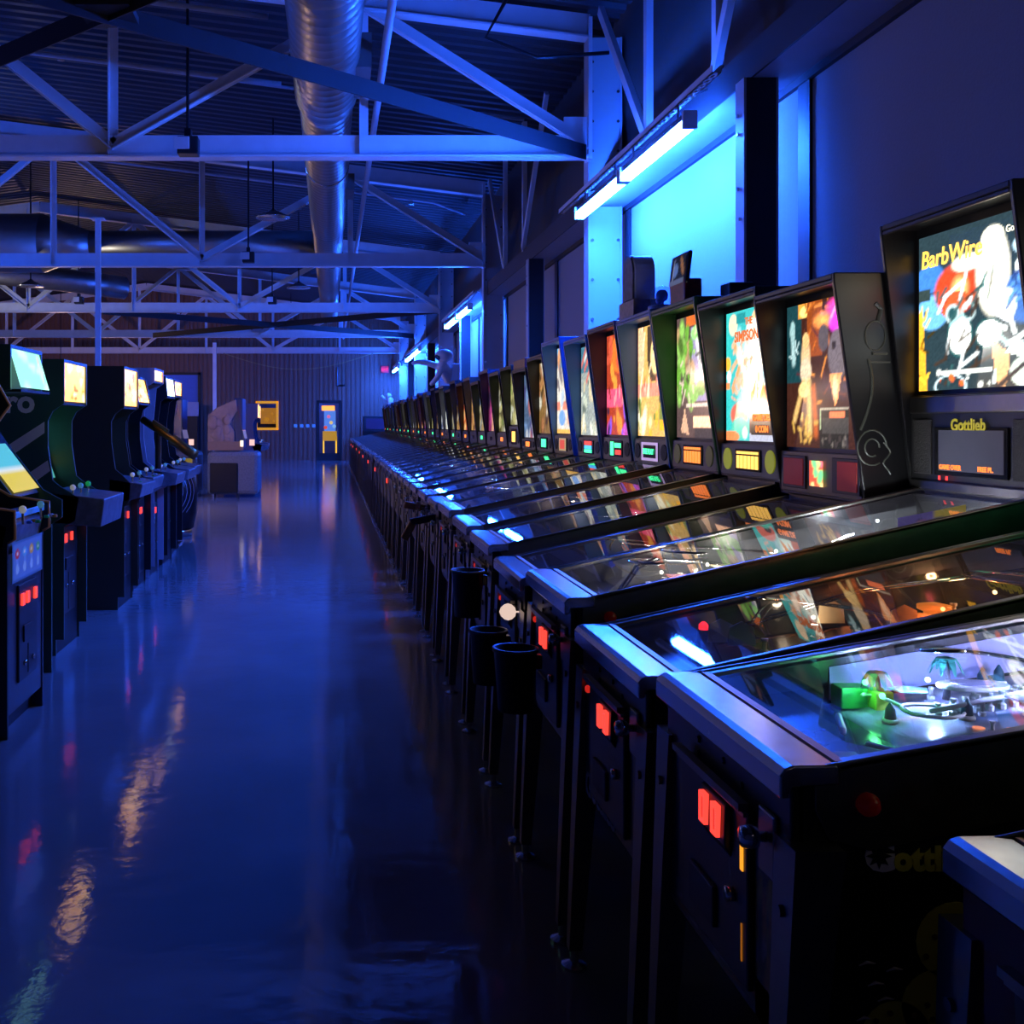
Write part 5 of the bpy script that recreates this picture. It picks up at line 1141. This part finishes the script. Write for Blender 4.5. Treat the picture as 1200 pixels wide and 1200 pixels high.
warm = lambda sd: Art(20, 10, (1.1, .55, .16)).scatter(14, [(.7, .22, .04), (1.2, .8, .35), (.5, .14, .02), (1.3, .95, .5)], size=(.05, .15), seed=sd)
pale = lambda sd: Art(16, 8, (.9, .95, 1.0)).scatter(6, [(.6, .8, 1), (1, .7, .5)], size=(.05, .12), seed=sd)
M_orange = mat('orange_edge_trim', (.6, .28, .08), .4)
# nearest: orange edged side, joystick picture plate
pA = [(0, .0), (0, .90), (.03, .915), (.03, 1.04), (-.17, 1.07), (-.32, 1.16), (-.30, 1.36), (-.17, 1.536), (-.24, 1.66), (-.24, 1.85), (-.85, 1.85), (-.85, 0)]
a0 = arcade(dict(label='black arcade cabinet with orange edging and four joystick pictures on its front plate', X=-1.475, Y=4.78, w=.60, prof=pA, edge=M_orange, H=1.85, dp=.85, cp=-.02, fx=-.005, fm=mat('blue_black_front', (.05, .055, .07), .3), scr=((-.34, 1.12), (-.40, 1.38)), mz=1.66, tilt=-.24, coin=1, cz=.60, coins=(.19, .27, .40), players=2))
bx('blue_edge', mat('blue_strip', (.1, .35, .8), .4, emit=(.05, .25, .7), es=.18), a0, .0, .012, .10, .58, 1.0, 1.03, .004)
pa = Art(40, 24, (.05, .14, .42)).rect(.03, .97, .05, .95, (.10, .22, .6))
for q, c in enumerate(((.6, .03, .03), (.1, .4, .75), (.7, .4, .03), (.05, .4, .15))):
    u = .16+.23*q; pa.ell(u, .68, .075, .13, c).rect(u-.035, u+.035, .2, .55, (.15, .3, .7)).ell(u, .3, .05, .14, (.3, .5, .8)).ell(u, .68, .03, .05, (.8, .8, .8), al=.4)
put('picture_plate', pa.mesh('picture_plate', lambda u, v: (.002+0*u, .07+u*.5, .70+v*.19), art_mat('picture_plate_print', .25, .3, .8)), a0)
# second: slanted screen
p2_ = [(0, .0), (0, .86), (.06, .9), (.06, 1.0), (-.05, 1.06), (-.36, 1.46), (-.26, 1.60), (-.06, 1.62), (-.06, 1.86), (-.8, 1.86), (-.8, 0)]
arcade(dict(label='arcade cabinet with slanted cyan screen and pale green lit marquee at the left edge', X=-1.62, Y=5.50, w=.6, side='green', prof=p2_, H=1.86, mz=1.62, tilt=-.06, dp=.8, cp=.05, marq=Art(16, 8, (.22, .62, .50)).line(.85, .2, .9, .9, .03, (.5, .3, .3)).scatter(5, [(.4, .8, .7)], seed=2, size=(.1, .2)), mes=1.1,
            scr=((-.06, 1.075), (-.34, 1.44)), sart=Art(12, 16, (.10, .55, .75)).rect(0, 1, .0, .28, (.75, .6, .08)).rect(0, 1, .3, .36, (.7, .8, .85)), ses=1.0, coin=0, panel=0))
# third: green side with big pale letters and stripes, warm marquee
b = arcade(dict(label='dark green arcade cabinet with pale ro letters and zigzag stripes on its side', X=-1.66, Y=6.52, side='green', H=1.845, cp=.23, po=.0, marq=warm(3), mes=1.3, sart=Art(8, 12, (.1, .5, .45)).rect(0, 1, .2, .4, (.6, .6, .1)), ses=.8, players=3, coins=(.15, .21, .36), cz=.70, pz=.8, dp=.85))
M_pale = mat('pale_grey_print', (.8, .75, .8), .5); yb = -.001
letters('ro', .20, on_near(-.37, yb, 1.515), M_pale, b, bold=.006)
for P in ([(-.52, 1.37), (-.36, 1.30), (-.12, 1.455), (-.12, 1.385), (-.36, 1.22), (-.52, 1.30)], [(-.24, 1.12), (-.10, 1.215), (-.085, 1.15), (-.20, 1.065)]):
    ob('stripe_print', MB().prism(P, yb-.001, yb), M_pale, b)
# others
arcade(dict(label='olive sided arcade cabinet with warm lit marquee, next beyond the ro lettered cabinet', X=-1.60, Y=8.12, side='dark', H=1.89, marq=warm(5), mes=1.4, w=.60, players=2, coins=(.14, .36), cz=.70, ses=.35, cp=.12, dp=.95))
g = arcade(dict(label='arcade cabinet with tilted warm marquee and a mounted brass coloured rifle', X=-1.66, Y=9.08, side='black', H=1.86, mz=1.62, tilt=-.05, marq=warm(6), mes=1.6, w=.60, players=2, fm=MATS['coin_door_steel'], coins=(.26, .33), cz=.66, ses=.3, cp=.1))
p0, p1 = pt(168, 492, 9.6), pt(228, 533, 9.2); o = Vector((-1.66, 9.08, 0))
M_brass = mat('brass_gun', (.22, .14, .04), .35, .7)
gn = ob('rifle', MB().tube([p0-o, p0.lerp(p1, .55)-o, p0.lerp(p1, .6)-o, p1-o], [.035, .03, .05, .045], 12), M_brass, g, True)
ob('gun_post', MB().tube([p0.lerp(p1, .3)-o, (p0.lerp(p1, .3)-o)-Vector((0, 0, .35))], .03, 10), M_black, gn)
ob('rifle_sight', MB().bar(p0.lerp(p1, .2)-o+Vector((0, 0, .05)), p0.lerp(p1, .5)-o+Vector((0, 0, .05)), .02, .03), M_brass, gn)
arcade(dict(label='pale sided arcade cabinet with warm marquee behind the mounted rifle', X=-1.66, Y=9.86, side='white', H=1.97, mz=1.84, marq=warm(7), mes=1.5, w=.55, cz=.6, ses=.3, coins=(.24, .31)))
arcade(dict(label='black arcade cabinet with bluish white marquee', X=-1.67, Y=10.72, side='black', H=1.93, mz=1.72, tilt=-.02, marq=pale(3), mes=1.2, w=.6, cz=.72, ses=.4, coins=(.2,)))
arcade(dict(label='last black arcade cabinet of the near group, thin warm marquee', X=-1.72, Y=11.55, side='black', H=1.93, mz=1.75, marq=warm(8), mes=1.3, w=.6, ses=.3, coins=()))
# drum seat pod with curved pale lines
t = thing('seat_pod', 'black rounded pod with pale curved lines, chrome base and yellow label', 'seat', (-1.98, 13.6, 0))
ob('pod_body', MB().lathe([(.20, .10), (.24, .3), (.25, .6), (.22, .82), (.16, .88)], (0, 0, 0), 'z', 24), M_black, t, True)
ob('chrome_base', MB().lathe([(.18, 0), (.18, .1)], (0, 0, 0), 'z', 24), M_chrome, t, True)
for q in range(5): ob('pale_line', MB().tube([((.253 if k not in (0, 6) else .235)*math.cos(-1.9+.22*q+.5*math.sin(k*.5)), (.253 if k not in (0, 6) else .235)*math.sin(-1.9+.22*q+.5*math.sin(k*.5)), .3+.09*k) for k in range(6)], .003, 5), M_pale, t)
bx('label_panel', mat('yellow_label', (.7, .45, .02), .4, emit=(.7, .4, .02), es=.25), t, -.15, .2, -.14, -.12, .84, 1.0, .01)
bx('headrest', mat('brown_pad', (.2, .1, .06), .6), t, -.18, .24, -.12, .1, .8, 1.02, .03)
t = thing('ride_stand', 'orange lit control stand between the rifle cabinet and the black pod', 'stand', (-1.95, 12.6, 0))
ob('post', MB().tube([(0, 0, 0), (0, 0, .86)], .05, 12), M_steel, t, True); ob('grip', MB().tube([(-.02, 0, .86), (.06, -.05, .9), (.1, -.08, .95), (.16, -.02, .93)], .03, 10), mat('orange_grip', (.7, .2, .02), .4, emit=(1, .25, .02), es=.3), t, True)
for q in range(4): ob('lamp', MB().ball((.02+.03*q, -.02, 1.0+.03*(q % 2)), .016), lit('amber_lamp', (1, .45, .08), 2.5), t, True)
bx('base_plate', M_steel, t, -.15, .15, -.15, .15, 0, .02)
# far group: relief art cabinets and a seat
M_relief = mat('brown_relief', (.30, .20, .16), .6, var=.7, scale=5, bump=1.)
def relief_cab(X, Y, lab, w_=1.15):
    t = thing('deluxe_cabinet', lab, 'arcade cabinet', (X, Y, 0), 'far deluxe cabinets')
    ob('side_art', MB().prism([(-w_+.45, .92), (-.18, .92), (-.18, 1.3), (-.28, 1.45), (-.12, 1.7), (-.14, 1.93), (-.5, 1.78), (-w_+.45, 1.62)], 0, .05), M_relief, t, bevel=.02)
    rn = random.Random(int(X*100))
    for q in range(16):
        ob('relief_figure', MB().ball((rn.uniform(-w_+.52, -.3), 0, rn.uniform(1.12, 1.6)), rn.uniform(.04, .1), 10, 6, (1, .3, rn.uniform(.7, 1.8))), M_relief, t, True)
    bx('side_band', mat('brown_band', (.25, .15, .1), .5), t, -w_+.45, -.0, -.02, .03, .92, 1.1, .01)
    bx('monitor_hood', M_arc['navy'], t, -.2, -.02, .05, .8, .95, 1.95, .02)
    a = Art(6, 8, (.25, .22, .5)).rect(0, 1, .6, 1, (.4, .06, .06))
    put('screen', a.mesh('screen', lambda u, v: (.02-.16*v, .02+u*.7, 1.15+v*.7), art_mat('far_crt', .5)), t)
    bx('pedestal', mat('grey_pedestal', (.14, .15, .16), .5, scale=30, var=.5), t, -w_+.45, .3, -.1, .9, .06, .90, .08)
    bx('seat_recess', M_black, t, -w_+.5, -.1, -.13, -.09, .1, .68, .02)
    bx('lamp', lit('cream_lamp', (1, .85, .6), 1.5), t, -.06, -.0, -.04, -.02, 1.0, 1.12)
    bx('lamp', lit('pink_lamp', (1, .6, .5), 1.), t, .12, .22, -.04, -.02, 1.02, 1.14)
    for xx in (-.55, -.1): ob('leg', MB().tube([(xx, -.05, 0), (xx, -.05, .1)], .025, 8), M_black, t)
relief_cab(-1.72, 20.6, 'brown relief sided sit-down cabinet on a grey pedestal'); relief_cab(-2.95, 20.9, 'second relief sided cabinet, half hidden behind the first', .8)
for q, (X, Y, lab) in enumerate(((-1.62, 23.2, 'narrow navy arcade cabinet just beyond the relief sided cabinet'), (-1.75, 25.6, 'navy arcade cabinet with two warm lamps, farthest beyond the relief cabinet'))):
    arcade(dict(label=lab, X=X, Y=Y, side='navy', H=1.9, marq=warm(12+q), mes=1.2, w=.62, ses=.4, coins=(), group='far deluxe cabinets'))
t = thing('vending_cabinet', 'dark low cabinet against the ribbed wall at the end of the pinball row', 'cabinet', (1.75, 41.0, 0))
bx('body', M_blackmat, t, -.5, .5, -.3, .3, 0, 1.75, .02); bx('dark_screen', mat('navy_screen', (.03, .03, .08), .2, emit=(.05, .05, .2), es=.15), t, -.4, .4, -.31, -.3, 1.25, 1.65); bx('shelf', M_blackmat, t, -.52, .52, -.42, -.3, 1.15, 1.2)
